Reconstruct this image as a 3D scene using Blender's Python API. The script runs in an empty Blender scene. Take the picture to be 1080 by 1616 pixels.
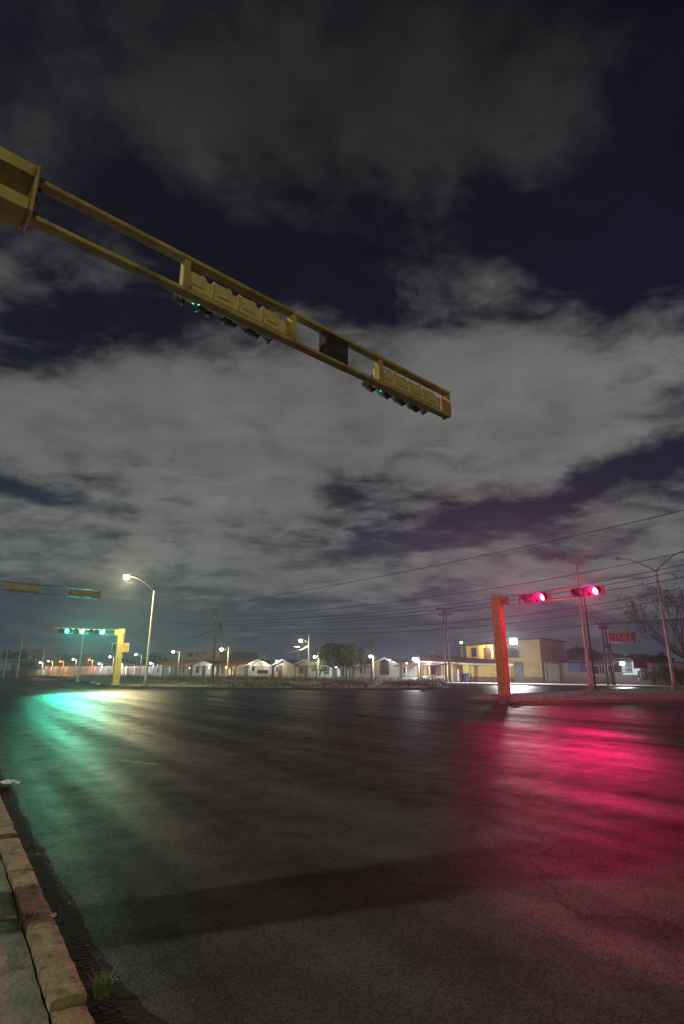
import bpy, math, random
from mathutils import Vector, Matrix

random.seed(7)
SC = bpy.context.scene
COL = SC.collection
R = math.radians

# ------------------------------------------------------------------ camera model
F = 860.0; CX = 540.0; CY = 808.0; CAMH = 1.5
PITCH = math.atan((1057.0 - 808.0) / F)
CP, SP = math.cos(PITCH), math.sin(PITCH)

def ray(px, py):
    cx, cy = px - CX, CY - py
    return Vector((cx, F * CP - cy * SP, F * SP + cy * CP))

def plane(px, py, z=0.0):
    r = ray(px, py); s = (z - CAMH) / r.z
    return Vector((r.x * s, r.y * s, z))

def atY(px, py, Y):
    r = ray(px, py); s = Y / r.y
    return Vector((r.x * s, Y, CAMH + r.z * s))

def zat(px, py, Y):
    return atY(px, py, Y).z

def xat(px, Y, py=1070):
    r = ray(px, py); return r.x / r.y * Y

cam_d = bpy.data.cameras.new('camera'); cam = bpy.data.objects.new('camera', cam_d); COL.objects.link(cam)
cam.location = (0, 0, CAMH); cam.rotation_euler = (R(90) + PITCH, 0, 0)
cam_d.sensor_fit = 'VERTICAL'; cam_d.sensor_height = 36.0; cam_d.lens = F / 1616.0 * 36.0
cam_d.clip_start = 0.05; cam_d.clip_end = 4000
SC.camera = cam
SC.view_settings.view_transform = 'Standard'; SC.view_settings.look = 'None'
SC.view_settings.exposure = 0.0; SC.view_settings.gamma = 1.0
SC.cycles.use_denoising = True
SC.cycles.max_bounces = 6; SC.cycles.diffuse_bounces = 2; SC.cycles.glossy_bounces = 2
SC.cycles.volume_bounces = 0; SC.cycles.transparent_max_bounces = 6
SC.cycles.sample_clamp_indirect = 4.0; SC.cycles.sample_clamp_direct = 0.0
SC.cycles.caustics_reflective = False; SC.cycles.caustics_refractive = False

# ------------------------------------------------------------------ materials
MATS = {}
def nn(nt, t, **kw):
    n = nt.nodes.new(t)
    for k, v in kw.items():
        if k.startswith('i_'):
            n.inputs[k[2:].replace('_', ' ')].default_value = v
        else:
            setattr(n, k, v)
    return n

def M(key, color=(.5, .5, .5), rough=.75, var=.25, scale=3.0, bump=.0, bscale=None, metal=0.0, spec=.4, dirt=0.0, dirtc=(.05, .04, .03)):
    if key in MATS: return MATS[key]
    m = bpy.data.materials.new(key); m.use_nodes = True; nt = m.node_tree; nt.nodes.clear()
    out = nn(nt, 'ShaderNodeOutputMaterial'); b = nn(nt, 'ShaderNodeBsdfPrincipled')
    nt.links.new(b.outputs[0], out.inputs[0])
    tc = nn(nt, 'ShaderNodeTexCoord')
    n1 = nn(nt, 'ShaderNodeTexNoise'); n1.inputs['Scale'].default_value = scale; n1.inputs['Detail'].default_value = 6; n1.inputs['Roughness'].default_value = .65
    nt.links.new(tc.outputs['Object'], n1.inputs['Vector'])
    cr = nn(nt, 'ShaderNodeValToRGB')
    cr.color_ramp.elements[0].position = .3; cr.color_ramp.elements[1].position = .72
    cr.color_ramp.elements[0].color = (*[max(0, c * (1 - var)) for c in color], 1)
    cr.color_ramp.elements[1].color = (*[min(1, c * (1 + var)) for c in color], 1)
    nt.links.new(n1.outputs['Fac'], cr.inputs['Fac'])
    src = cr.outputs['Color']
    if dirt > 0:
        n3 = nn(nt, 'ShaderNodeTexNoise'); n3.inputs['Scale'].default_value = scale * 2.7; n3.inputs['Detail'].default_value = 8
        nt.links.new(tc.outputs['Object'], n3.inputs['Vector'])
        mr = nn(nt, 'ShaderNodeMapRange'); mr.inputs['From Min'].default_value = .5; mr.inputs['From Max'].default_value = .68
        mr.inputs['To Max'].default_value = dirt
        nt.links.new(n3.outputs['Fac'], mr.inputs['Value'])
        mx = nn(nt, 'ShaderNodeMix', data_type='RGBA'); mx.inputs['B'].default_value = (*dirtc, 1)
        nt.links.new(mr.outputs[0], mx.inputs['Factor']); nt.links.new(src, mx.inputs['A']); src = mx.outputs['Result']
    nt.links.new(src, b.inputs['Base Color'])
    b.inputs['Roughness'].default_value = rough; b.inputs['Metallic'].default_value = metal
    b.inputs['Specular IOR Level'].default_value = spec
    if bump > 0:
        n2 = nn(nt, 'ShaderNodeTexNoise'); n2.inputs['Scale'].default_value = bscale or scale * 8; n2.inputs['Detail'].default_value = 4
        nt.links.new(tc.outputs['Object'], n2.inputs['Vector'])
        bp = nn(nt, 'ShaderNodeBump'); bp.inputs['Strength'].default_value = bump; bp.inputs['Distance'].default_value = .02
        nt.links.new(n2.outputs['Fac'], bp.inputs['Height']); nt.links.new(bp.outputs[0], b.inputs['Normal'])
    MATS[key] = m
    return m

def E(key, color, strength):
    if key in MATS: return MATS[key]
    m = bpy.data.materials.new(key); m.use_nodes = True; nt = m.node_tree; nt.nodes.clear()
    out = nn(nt, 'ShaderNodeOutputMaterial'); e = nn(nt, 'ShaderNodeEmission')
    e.inputs[0].default_value = (*color, 1); e.inputs[1].default_value = strength
    nt.links.new(e.outputs[0], out.inputs[0]); MATS[key] = m
    return m

def tiles(key, color):
    if key in MATS: return MATS[key]
    m = M(key, color, .8, .35, 1.2, dirt=.5, dirtc=(.04, .02, .015))
    nt = m.node_tree; b = [n for n in nt.nodes if n.type == 'BSDF_PRINCIPLED'][0]
    tc = [n for n in nt.nodes if n.type == 'TEX_COORD'][0]
    w = nn(nt, 'ShaderNodeTexWave'); w.inputs['Scale'].default_value = 1.3; w.wave_profile = 'SIN'
    nt.links.new(tc.outputs['Object'], w.inputs['Vector'])
    bp = nn(nt, 'ShaderNodeBump'); bp.inputs['Strength'].default_value = .8; bp.inputs['Distance'].default_value = .08
    nt.links.new(w.outputs['Fac'], bp.inputs['Height']); nt.links.new(bp.outputs[0], b.inputs['Normal'])
    return m

def leafmat(key, c):
    if key in MATS: return MATS[key]
    m = M(key, c, .6, .55, .9); return m

yellow = M('weathered yellow paint', (.44, .35, .09), .55, .3, 2.2, .15, 30, dirt=.6, dirtc=(.17, .10, .035))
yellow_head = M('faded yellow housing plastic', (.58, .47, .16), .55, .22, 5, .1, 40, dirt=.35, dirtc=(.16, .10, .04))
black = M('matt black plastic', (.018, .018, .02), .6, .3, 4)
galv = M('galvanised steel', (.38, .38, .37), .45, .2, 6, metal=.6, dirt=.3)
steel_paint = M('pale painted steel', (.55, .55, .52), .55, .15, 3, dirt=.3, dirtc=(.2, .15, .1))
pinkpost = M('pale grey lamp post paint', (.50, .47, .46), .55, .2, 3, dirt=.35, dirtc=(.2, .12, .08))
concrete = M('cast concrete', (.30, .29, .27), .9, .25, 4, .3, 60, dirt=.4)
darkmetal = M('dark iron', (.03, .028, .028), .6, .3, 5)
rustmetal = M('dark brown painted iron', (.07, .035, .03), .7, .3, 5)
wiremat = M('cable sheath', (.012, .012, .013), .7, .1, 5)
wood_pole = M('tarred steel pole', (.055, .045, .04), .8, .3, 5)
glass_dark = M('dark window glass', (.015, .018, .022), .12, .2, 2, spec=.6)
white_wall = M('white lime wash', (.38, .38, .375), .9, .14, .9, .1, 12, dirt=.4, dirtc=(.30, .27, .23))
grey_wall = M('grey render', (.36, .36, .36), .9, .16, .8, .1, 12, dirt=.4, dirtc=(.2, .18, .16))
cream_wall = M('cream render', (.42, .38, .27), .9, .14, .8, .1, 12, dirt=.35, dirtc=(.3, .25, .16))
yel_wall = M('yellow house paint', (.60, .47, .16), .9, .12, .7, .1, 12, dirt=.3, dirtc=(.35, .27, .12))
paleyel_wall = M('pale yellow house paint', (.50, .43, .19), .9, .12, .7, .1, 12, dirt=.3, dirtc=(.33, .28, .17))
tan_wall = M('ochre block wall', (.36, .30, .15), .9, .18, .8, .15, 10, dirt=.35, dirtc=(.15, .12, .07))
brown_wall = M('brown plinth paint', (.20, .14, .11), .9, .2, .9, .1, 12)
pink_wall = M('dusky rendered wall', (.30, .26, .26), .9, .18, .9, .1, 12, dirt=.4, dirtc=(.14, .12, .11))
tile_red = tiles('red clay tiles', (.30, .11, .06))
tile_orange = tiles('orange clay tiles', (.46, .19, .06))
tile_dark = tiles('old dark roof tiles', (.10, .06, .05))
tile_grey = tiles('grey brown roof sheets', (.14, .11, .10))
blue_gate = M('blue gate paint', (.05, .07, .22), .6, .25, 3, dirt=.3)
blue_win = M('blue shutter paint', (.10, .18, .42), .6, .2, 3)
white_trim = M('white trim paint', (.42, .42, .41), .7, .08, 3)
sheet_metal = M('corrugated sheet', (.25, .27, .27), .55, .25, 2.5, metal=.3, dirt=.4)
redsign = M('red sign panel', (.60, .03, .05), .5, .2, 3)
redletter = M('sun bleached sign lettering', (.80, .42, .34), .6, .15, 3)
bark = M('tree bark', (.10, .075, .055), .9, .3, 4, .4, 20)
leaf_dark = leafmat('dark leaves', (.03, .046, .02))
leaf_green = leafmat('green leaves', (.07, .13, .03))
leaf_yel = leafmat('yellow green leaves', (.14, .15, .03))
leaf_dry = leafmat('sparse dry leaves', (.09, .06, .045))
weed_mat = leafmat('dry weeds', (.085, .085, .04))
grass_mat = leafmat('fresh grass', (.13, .20, .05))
rockmat = M('pale rubble', (.30, .27, .23), .95, .3, 3, .4, 20)

# ------------------------------------------------------------------ mesh builder
class MB:
    def __init__(s): s.v = []; s.f = []; s.sm = []
    def add(s, vs, fs, smooth=False):
        o = len(s.v); s.v += [Vector(v) for v in vs]
        for f in fs: s.f.append([i + o for i in f]); s.sm.append(smooth)
        return s
    def box(s, c, d, rz=0.0, top=1.0):
        c = Vector(c); hx, hy, hz = d[0] / 2, d[1] / 2, d[2] / 2
        ca, sa = math.cos(rz), math.sin(rz); vs = []
        for z, k in ((-hz, 1), (hz, top)):
            for x, y in ((-hx, -hy), (hx, -hy), (hx, hy), (-hx, hy)):
                x2, y2 = x * k, y * k
                vs.append((c.x + x2 * ca - y2 * sa, c.y + x2 * sa + y2 * ca, c.z + z))
        return s.add(vs, [(3, 2, 1, 0), (4, 5, 6, 7), (0, 1, 5, 4), (1, 2, 6, 5), (2, 3, 7, 6), (3, 0, 4, 7)])
    def tube(s, pts, rad, n=8, cap=True):
        pts = [Vector(p) for p in pts]
        if not isinstance(rad, (list, tuple)): rad = [rad] * len(pts)
        vs = []; fs = []; u = None
        for i, p in enumerate(pts):
            t = (pts[min(i + 1, len(pts) - 1)] - pts[max(i - 1, 0)])
            if t.length < 1e-9: t = Vector((0, 0, 1))
            t.normalize()
            if u is None:
                ref = Vector((0, 0, 1)) if abs(t.z) < .9 else Vector((1, 0, 0))
                u = t.cross(ref).normalized()
            else:
                u = (u - t * u.dot(t)).normalized()
            w = t.cross(u)
            for k in range(n):
                a = 2 * math.pi * k / n
                vs.append(p + (u * math.cos(a) + w * math.sin(a)) * rad[i])
        for i in range(len(pts) - 1):
            for k in range(n):
                k2 = (k + 1) % n
                fs.append((i * n + k, i * n + k2, (i + 1) * n + k2, (i + 1) * n + k))
        s.add(vs, fs, True)
        if cap:
            s.add(vs[:n], [tuple(range(n))[::-1]]); s.add(vs[-n:], [tuple(range(n))])
        return s
    def prism(s, poly, a, b, axis='z'):
        """poly: 2-D outline; extruded from a to b along axis"""
        def mk(p, t):
            if axis == 'z': return (p[0], p[1], t)
            if axis == 'x': return (t, p[0], p[1])
            return (p[0], t, p[1])
        n = len(poly); vs = [mk(p, a) for p in poly] + [mk(p, b) for p in poly]
        fs = [tuple(range(n))[::-1], tuple(range(n, 2 * n))]
        fs += [(i, (i + 1) % n, n + (i + 1) % n, n + i) for i in range(n)]
        return s.add(vs, fs)
    def ball(s, c, r, nu=12, nv=8, sq=(1, 1, 1)):
        c = Vector(c); vs = []; fs = []
        for j in range(nv + 1):
            t = math.pi * j / nv
            for i in range(nu):
                p = 2 * math.pi * i / nu
                vs.append((c.x + r * sq[0] * math.sin(t) * math.cos(p), c.y + r * sq[1] * math.sin(t) * math.sin(p), c.z + r * sq[2] * math.cos(t)))
        for j in range(nv):
            for i in range(nu):
                i2 = (i + 1) % nu
                fs.append((j * nu + i, (j + 1) * nu + i, (j + 1) * nu + i2, j * nu + i2))
        return s.add(vs, fs, True)
    def slab(s, quad, th):
        q = [Vector(p) for p in quad]; n = (q[1] - q[0]).cross(q[-1] - q[0]).normalized() * th
        k = len(q); vs = q + [p + n for p in q]
        fs = [tuple(range(k))[::-1], tuple(range(k, 2 * k))] + [(i, (i + 1) % k, k + (i + 1) % k, k + i) for i in range(k)]
        return s.add(vs, fs)

def obj(name, mb, mat, parent=None, loc=(0, 0, 0), rz=0.0, bevel=0.0):
    me = bpy.data.meshes.new(name)
    me.from_pydata([tuple(v) for v in mb.v], [], mb.f)
    me.polygons.foreach_set('use_smooth', mb.sm)
    me.update()
    import bmesh
    bm = bmesh.new(); bm.from_mesh(me); bmesh.ops.recalc_face_normals(bm, faces=bm.faces); bm.to_mesh(me); bm.free()
    me.materials.append(mat)
    o = bpy.data.objects.new(name, me); COL.objects.link(o)
    o.location = loc; o.rotation_euler = (0, 0, rz)
    if parent: o.parent = parent
    if bevel:
        md = o.modifiers.new('edge', 'BEVEL'); md.width = bevel; md.segments = 2; md.limit_method = 'ANGLE'
    return o

def thing(name, label, cat, loc=(0, 0, 0), rz=0.0, group=None):
    o = bpy.data.objects.new(name, None); COL.objects.link(o)
    o.empty_display_size = .2
    o.location = loc; o.rotation_euler = (0, 0, rz); o['label'] = label; o['category'] = cat
    if group: o['group'] = group
    return o

def tag(o, label, cat, group=None):
    o['label'] = label; o['category'] = cat
    if group: o['group'] = group
    return o

def struct(name, mb, mat):
    o = obj(name, mb, mat); o['kind'] = 'structure'; return o

LIGHTGAIN = 1.0
def light(parent, pos, color, inten, size=.12, spot=0, tilt=-66):
    d = bpy.data.lights.new('lamp_light', 'SPOT' if spot else 'POINT'); d.color = color; d.energy = inten * 4 * math.pi * LIGHTGAIN
    d.shadow_soft_size = size
    o = bpy.data.objects.new('lamp_light', d); COL.objects.link(o); o.location = pos; o.parent = parent
    if spot: d.spot_size = R(spot); d.spot_blend = .4; o.rotation_euler = (R(tilt), 0, 0)
    return o

WARM = (1.0, .80, .42); NEUT = (1.0, .93, .74); COOL = (.90, .95, 1.0); ORANGE = (1.0, .30, .07); VIO = (.80, .80, 1.0)

# ------------------------------------------------------------------ the row of houses: a straight building line
RA = Vector((-75.0, 140.0, 0)); RU = Vector((.772, -.635, 0)).normalized(); RN = Vector((-RU.y, RU.x, 0)); RANG = math.atan2(RU.y, RU.x)
def row(px, back=0.0, py=1066):
    r = ray(px, py); a = r.x / r.y; A = RA + RN * back
    t = (a * A.y - A.x) / (RU.x - a * RU.y)
    return A + RU * t

# ------------------------------------------------------------------ ground, road, pavements
ROAD_IOR = 1.13
def asphalt():
    m = bpy.data.materials.new('worn asphalt'); m.use_nodes = True; nt = m.node_tree; nt.nodes.clear(); L = nt.links.new
    out = nn(nt, 'ShaderNodeOutputMaterial'); b = nn(nt, 'ShaderNodeBsdfDiffuse'); gl = nn(nt, 'ShaderNodeBsdfAnisotropic', distribution='BECKMANN')
    fr = nn(nt, 'ShaderNodeFresnel'); fr.inputs['IOR'].default_value = ROAD_IOR
    ms_ = nn(nt, 'ShaderNodeMixShader'); L(fr.outputs[0], ms_.inputs[0]); L(b.outputs[0], ms_.inputs[1]); L(gl.outputs[0], ms_.inputs[2]); L(ms_.outputs[0], out.inputs[0])
    tc = nn(nt, 'ShaderNodeTexCoord')
    def noise(scale, detail=5, rough=.6, mapping=None):
        n = nn(nt, 'ShaderNodeTexNoise'); n.inputs['Scale'].default_value = scale; n.inputs['Detail'].default_value = detail; n.inputs['Roughness'].default_value = rough
        L(mapping or tc.outputs['Object'], n.inputs['Vector']); return n.outputs['Fac']
    # wheel-track streaks running with the traffic, in two directions
    def streak(ang, sx, sy):
        mp = nn(nt, 'ShaderNodeMapping', vector_type='TEXTURE'); mp.inputs['Rotation'].default_value = (0, 0, ang); mp.inputs['Scale'].default_value = (1 / sx, 1 / sy, 1)
        L(tc.outputs['Object'], mp.inputs['Vector']); return noise(1.0, 4, .55, mp.outputs[0])
    s1 = streak(R(125), .045, 1.0); s2 = streak(R(-30), .05, .8)
    big = noise(.22, 5, .6); mid = noise(2.2, 6, .7); fine = noise(55, 3, .7)
    def mul(a, k, add=0.0):
        n = nn(nt, 'ShaderNodeMath', operation='MULTIPLY_ADD'); L(a, n.inputs[0]); n.inputs[1].default_value = k; n.inputs[2].default_value = add; return n.outputs[0]
    def addn(a, c):
        n = nn(nt, 'ShaderNodeMath', operation='ADD'); L(a, n.inputs[0]); L(c, n.inputs[1]); return n.outputs[0]
    v = addn(addn(addn(mul(s1, .8), mul(s2, .7)), addn(mul(big, .8), mul(mid, .5))), mul(fine, .45))
    cr = nn(nt, 'ShaderNodeValToRGB'); e = cr.color_ramp.elements
    e[0].position = .38; e[0].color = (.016, .0165, .0165, 1); e[1].position = .60; e[1].color = (.090, .090, .086, 1)
    L(mul(v, .31, 0.0), cr.inputs['Fac'])
    vor = nn(nt, 'ShaderNodeTexVoronoi'); vor.inputs['Scale'].default_value = 105; L(tc.outputs['Object'], vor.inputs['Vector'])
    mr = nn(nt, 'ShaderNodeMapRange'); mr.inputs['From Min'].default_value = 0; mr.inputs['From Max'].default_value = 1; mr.inputs['To Min'].default_value = .65; mr.inputs['To Max'].default_value = 1.38
    sep = nn(nt, 'ShaderNodeSeparateColor'); L(vor.outputs['Color'], sep.inputs[0]); L(sep.outputs[0], mr.inputs['Value'])
    mx = nn(nt, 'ShaderNodeMix', data_type='RGBA', blend_type='MULTIPLY'); mx.inputs['Factor'].default_value = 1
    cmb = nn(nt, 'ShaderNodeCombineColor'); [L(mr.outputs[0], cmb.inputs[i]) for i in range(3)]
    L(cr.outputs['Color'], mx.inputs['A']); L(cmb.outputs[0], mx.inputs['B'])
    nd1 = nn(nt, 'ShaderNodeTexNoise'); nd1.inputs['Scale'].default_value = .9; nd1.inputs['Detail'].default_value = 5; L(tc.outputs['Object'], nd1.inputs['Vector'])
    va = nn(nt, 'ShaderNodeVectorMath', operation='MULTIPLY_ADD'); L(nd1.outputs['Color'], va.inputs[0]); va.inputs[1].default_value = (1.6, 1.6, 0); L(tc.outputs['Object'], va.inputs[2])
    vc = nn(nt, 'ShaderNodeTexVoronoi', feature='DISTANCE_TO_EDGE'); vc.inputs['Scale'].default_value = .33; L(va.outputs[0], vc.inputs['Vector'])
    mc = nn(nt, 'ShaderNodeMapRange'); mc.inputs['From Min'].default_value = .002; mc.inputs['From Max'].default_value = .010; mc.inputs['To Min'].default_value = .35; mc.inputs['To Max'].default_value = 1.0
    L(vc.outputs['Distance'], mc.inputs['Value'])
    # crack only where the surface is tired
    mk = nn(nt, 'ShaderNodeMapRange'); mk.inputs['From Min'].default_value = .47; mk.inputs['From Max'].default_value = .56; L(big, mk.inputs['Value'])
    mk2 = nn(nt, 'ShaderNodeMix', data_type='FLOAT'); mk2.inputs[2].default_value = 1.0; L(mk.outputs[0], mk2.inputs[0]); L(mc.outputs[0], mk2.inputs[3])
    # repair patches and oil stains
    vp = nn(nt, 'ShaderNodeTexVoronoi', feature='F1', distance='CHEBYCHEV'); vp.inputs['Scale'].default_value = .16; L(tc.outputs['Object'], vp.inputs['Vector'])
    sp = nn(nt, 'ShaderNodeSeparateColor'); L(vp.outputs['Color'], sp.inputs[0])
    mp_ = nn(nt, 'ShaderNodeMapRange'); mp_.inputs['To Min'].default_value = .68; mp_.inputs['To Max'].default_value = 1.18; L(sp.outputs[0], mp_.inputs['Value'])
    so_ = noise(.8, 4, .5); ms = nn(nt, 'ShaderNodeMapRange'); ms.inputs['From Min'].default_value = .58; ms.inputs['From Max'].default_value = .70; ms.inputs['To Min'].default_value = 1.0; ms.inputs['To Max'].default_value = .6; L(so_, ms.inputs['Value'])
    def prod(a, c):
        n = nn(nt, 'ShaderNodeMath', operation='MULTIPLY'); L(a, n.inputs[0]); L(c, n.inputs[1]); return n.outputs[0]
    sv = nn(nt, 'ShaderNodeVectorMath', operation='SCALE'); L(mx.outputs['Result'], sv.inputs[0]); L(prod(prod(mk2.outputs[0], mp_.outputs[0]), ms.outputs[0]), sv.inputs['Scale'])
    L(sv.outputs[0], b.inputs['Color'])
    rr = nn(nt, 'ShaderNodeMapRange'); rr.inputs['From Min'].default_value = .3; rr.inputs['From Max'].default_value = .7; rr.inputs['To Min'].default_value = .62; rr.inputs['To Max'].default_value = .43
    L(s1, rr.inputs['Value']); L(rr.outputs[0], gl.inputs['Roughness'])
    gc = nn(nt, 'ShaderNodeMapRange'); gc.inputs['From Min'].default_value = .32; gc.inputs['From Max'].default_value = .68; gc.inputs['To Min'].default_value = .08; gc.inputs['To Max'].default_value = .40
    n_s = nn(nt, 'ShaderNodeMath', operation='ADD'); L(mul(s1, .5), n_s.inputs[0]); L(mul(mid, .5), n_s.inputs[1]); L(n_s.outputs[0], gc.inputs['Value'])
    gcc = nn(nt, 'ShaderNodeCombineColor'); gsp = nn(nt, 'ShaderNodeMath', operation='MULTIPLY'); L(gc.outputs[0], gsp.inputs[0]); L(mr.outputs[0], gsp.inputs[1]); [L(gsp.outputs[0], gcc.inputs[i]) for i in range(3)]; L(gcc.outputs[0], gl.inputs['Color']); b.inputs['Roughness'].default_value = .5
    # aggregate relief + long undulations
    h = addn(addn(mul(vor.outputs['Distance'], -.9), mul(fine, .8)), mul(mid, 1.5))
    bp = nn(nt, 'ShaderNodeBump'); bp.inputs['Strength'].default_value = .45; bp.inputs['Distance'].default_value = .012
    L(h, bp.inputs['Height']); L(bp.outputs[0], b.inputs['Normal'])
    bp2 = nn(nt, 'ShaderNodeBump'); bp2.inputs['Strength'].default_value = .22; bp2.inputs['Distance'].default_value = .012
    L(h, bp2.inputs['Height']); L(bp2.outputs[0], gl.inputs['Normal'])
    return m

ASPH = asphalt()
dirt = M('bare dry earth', (.115, .098, .07), .95, .45, .35, .5, 9, dirt=.6, dirtc=(.05, .055, .03))
paving = M('pale concrete paving', (.33, .32, .29), .9, .2, 1.2, .2, 25, dirt=.5, dirtc=(.15, .14, .12))

g = MB(); S = 1500
g.add([(-S, -S, -.03), (S, -S, -.03), (S, S, -.03), (-S, S, -.03)], [(0, 1, 2, 3)])
struct('ground', g, dirt)
g = MB()
g.add([(-160, -60, 0), (130, -60, 0), (130, 62, 0), (60, 90, 0), (-60, 175, 0), (-160, 185, 0)], [(0, 1, 2, 3, 4, 5)])
struct('road', g, ASPH)

def raised(name, pts, z, mat, skirt=.15):
    m = MB(); n = len(pts)
    m.prism([(p.x, p.y) for p in pts], -skirt, z)
    return struct(name, m, mat)

def smooth_poly(pts, it=1, closed=False):
    for _ in range(it):
        o = []
        for i in range(len(pts) - 1):
            a, b_ = pts[i], pts[i + 1]; o += [a.lerp(b_, .25), a.lerp(b_, .75)]
        pts = [pts[0]] + o + [pts[-1]]
    return pts

# verge with weeds between the junction and the houses
front = smooth_poly([plane(40, 1067.5), plane(110, 1074), plane(160, 1081), plane(200, 1085.5), plane(245, 1086), plane(330, 1087.5), plane(500, 1089), plane(600, 1089), plane(690, 1087.5), plane(705, 1085)], 1)
back = [row(690, -2.5), row(500, -2.5), row(250, -2.5), row(60, -2.5)]
VERGE = front + back
raised('verge', VERGE, .13, dirt)
kb = MB()
def kerb_strip(mb, line, z, w=.22):
    for i in range(len(line) - 1):
        a, b_ = line[i], line[i + 1]; d = b_ - a; ln = d.length
        if ln < .05: continue
        d.normalize(); nrm = Vector((-d.y, d.x, 0)); ang = math.atan2(d.y, d.x); c = (a + b_) / 2 - nrm * (w * .5 - .02)
        mb.box((c.x, c.y, z / 2 - .05), (ln + .02, w, z + .1), ang)
kerb_strip(kb, front, .16)
# island with the red-lit mast
isl_f = smooth_poly([plane(742, 1105.5), plane(757, 1108.5), plane(800, 1111), plane(850, 1111), plane(930, 1109), plane(1020, 1107), plane(1130, 1104)], 1)
isl_b = smooth_poly([plane(1130, 1088), plane(1000, 1090), plane(900, 1094), plane(860, 1097), plane(780, 1100), plane(748, 1103)], 1)
raised('island', isl_f + isl_b, .13, M('reddish earth', (.13, .085, .06), .95, .4, .8, .5, 12, dirt=.5, dirtc=(.05, .045, .025)))
kerb_strip(kb, isl_f, .155); kerb_strip(kb, isl_b, .155)
struct('far_kerb', kb, M('kerb concrete', (.16, .15, .125), .9, .25, 2, .2, 30, dirt=.4))
raised('pavement', [row(672, -5.0), row(860, -5.0), row(1120, -4.0), row(1120, -.2), row(860, -.2), row(672, -.2)], .12, paving)

# remains of worn lane paint
def paint_strip(name, a, b_, wd, mat):
    d = (b_ - a).normalized(); n_ = Vector((-d.y, d.x, 0)) * wd / 2; up = Vector((0, 0, .004)); m = MB()
    m.add([a - n_ + up, b_ - n_ + up, b_ + n_ + up, a + n_ + up], [(0, 1, 2, 3)]); return struct(name, m, mat)
worn = M('worn road paint', (.17, .165, .155), .8, .55, 2.6, dirt=.95, dirtc=(.05, .05, .048))
for p_, q_, wd in (((776, 1152), (908, 1163), .14), ((925, 1165), (1085, 1176), .14), ((638, 1136), (676, 1139), .16), ((330, 1112), (372, 1115), .22), ((190, 1200), (250, 1207), .10)):
    paint_strip('road_marking', plane(*p_), plane(*q_), wd, worn)

# near sidewalk and its kerb of loose blocks
KZ = .17
ka = plane(136, 1558, KZ); kz_ = plane(5, 1262, KZ)
KD = (kz_ - ka).normalized(); KRT = Vector((KD.y, -KD.x, 0)); KANG = math.atan2(KD.y, KD.x)
def kpt(t, s, z=0.0): return Vector((ka.x, ka.y, 0)) + KD * t + KRT * s + Vector((0, 0, z))
kerbtop = M('worn yellow washed concrete', (.22, .19, .095), .95, .4, 5, .7, 45, dirt=.9, dirtc=(.05, .043, .028))
slabmat = M('dirty paving slabs', (.20, .185, .14), .95, .3, 3.5, .6, 40, dirt=.75, dirtc=(.07, .065, .04))
def rough_block(mb, t0, t1, s0, s1, z1, rnd, nt_=10, ns=4, amp=.003):
    vs = []; fs = []
    for i in range(nt_ + 1):
        for j in range(ns + 1):
            t = t0 + (t1 - t0) * i / nt_; s_ = s0 + (s1 - s0) * j / ns
            e = min(i, nt_ - i) / nt_ * (t1 - t0); e2 = (ns - j) / ns * (s1 - s0)
            dz = rnd.uniform(-amp, amp) - (.012 if j == ns else 0) - (.005 if i in (0, nt_) else 0)
            ds = rnd.uniform(-amp, amp) * 1.2
            vs.append(kpt(t + rnd.uniform(-amp, amp), s_ + ds, z1 + dz))
    w = ns + 1
    for i in range(nt_):
        for j in range(ns): fs.append((i * w + j, i * w + j + 1, (i + 1) * w + j + 1, (i + 1) * w + j))
    ring = [j for j in range(w)] + [i * w + ns for i in range(1, nt_ + 1)] + [nt_ * w + j for j in range(ns - 1, -1, -1)] + [i * w for i in range(nt_ - 1, 0, -1)]
    off = len(vs)
    for k in ring: vs.append(Vector((vs[k].x, vs[k].y, -.1)))
    m_ = len(ring)
    for k in range(m_): fs.append((ring[k], ring[(k + 1) % m_], off + (k + 1) % m_, off + k))
    mb.add(vs, fs)
rnd = random.Random(3)
kb = MB(); t = -2.6
for ln, zz in ((2.2, .14), (.37, .135), (.92, .17), (.95, .168), (.90, .171), (.16, .11), (.95, .17), (.95, .168), (.95, .17), (.95, .172)):
    rough_block(kb, t + .005, t + ln - .005, -.14, 0, zz, rnd, max(3, int(ln * 14))); t += ln
while t < 45:
    rough_block(kb, t + .012, t + 1.4, -.14, 0, KZ, rnd, 6); t += 1.42
struct('kerb', kb, kerbtop)
sb = MB(); t = -3.2
for ln in (3.05, 1.25, 1.2, 1.25, 1.2):
    rough_block(sb, t + .01, t + ln - .012, -1.45, -.155, .15 + rnd.uniform(-.008, .008), rnd, 14, 10, .004)
    rough_block(sb, t + .01, t + ln - .012, -2.7, -1.47, .155 + rnd.uniform(-.01, .01), rnd, 8, 6, .004); t += ln
rough_block(sb, t, 45, -6, -.155, .148, rnd, 20, 6, .006)
struct('sidewalk', sb, slabmat)
# silted gutter, the kerb's shadow painted into its dark tone and width, outer edge ragged where the asphalt ends
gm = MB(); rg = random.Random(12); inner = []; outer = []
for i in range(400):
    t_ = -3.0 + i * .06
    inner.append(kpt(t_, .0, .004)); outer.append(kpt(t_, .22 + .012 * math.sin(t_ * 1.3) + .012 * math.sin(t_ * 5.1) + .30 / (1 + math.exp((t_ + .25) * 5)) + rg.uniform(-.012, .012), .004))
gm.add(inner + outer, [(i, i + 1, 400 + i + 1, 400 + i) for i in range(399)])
struct('gutter', gm, M('gutter silt and kerb shade', (.022, .018, .015), .95, .5, 5, .6, 40, spec=.1))
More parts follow.
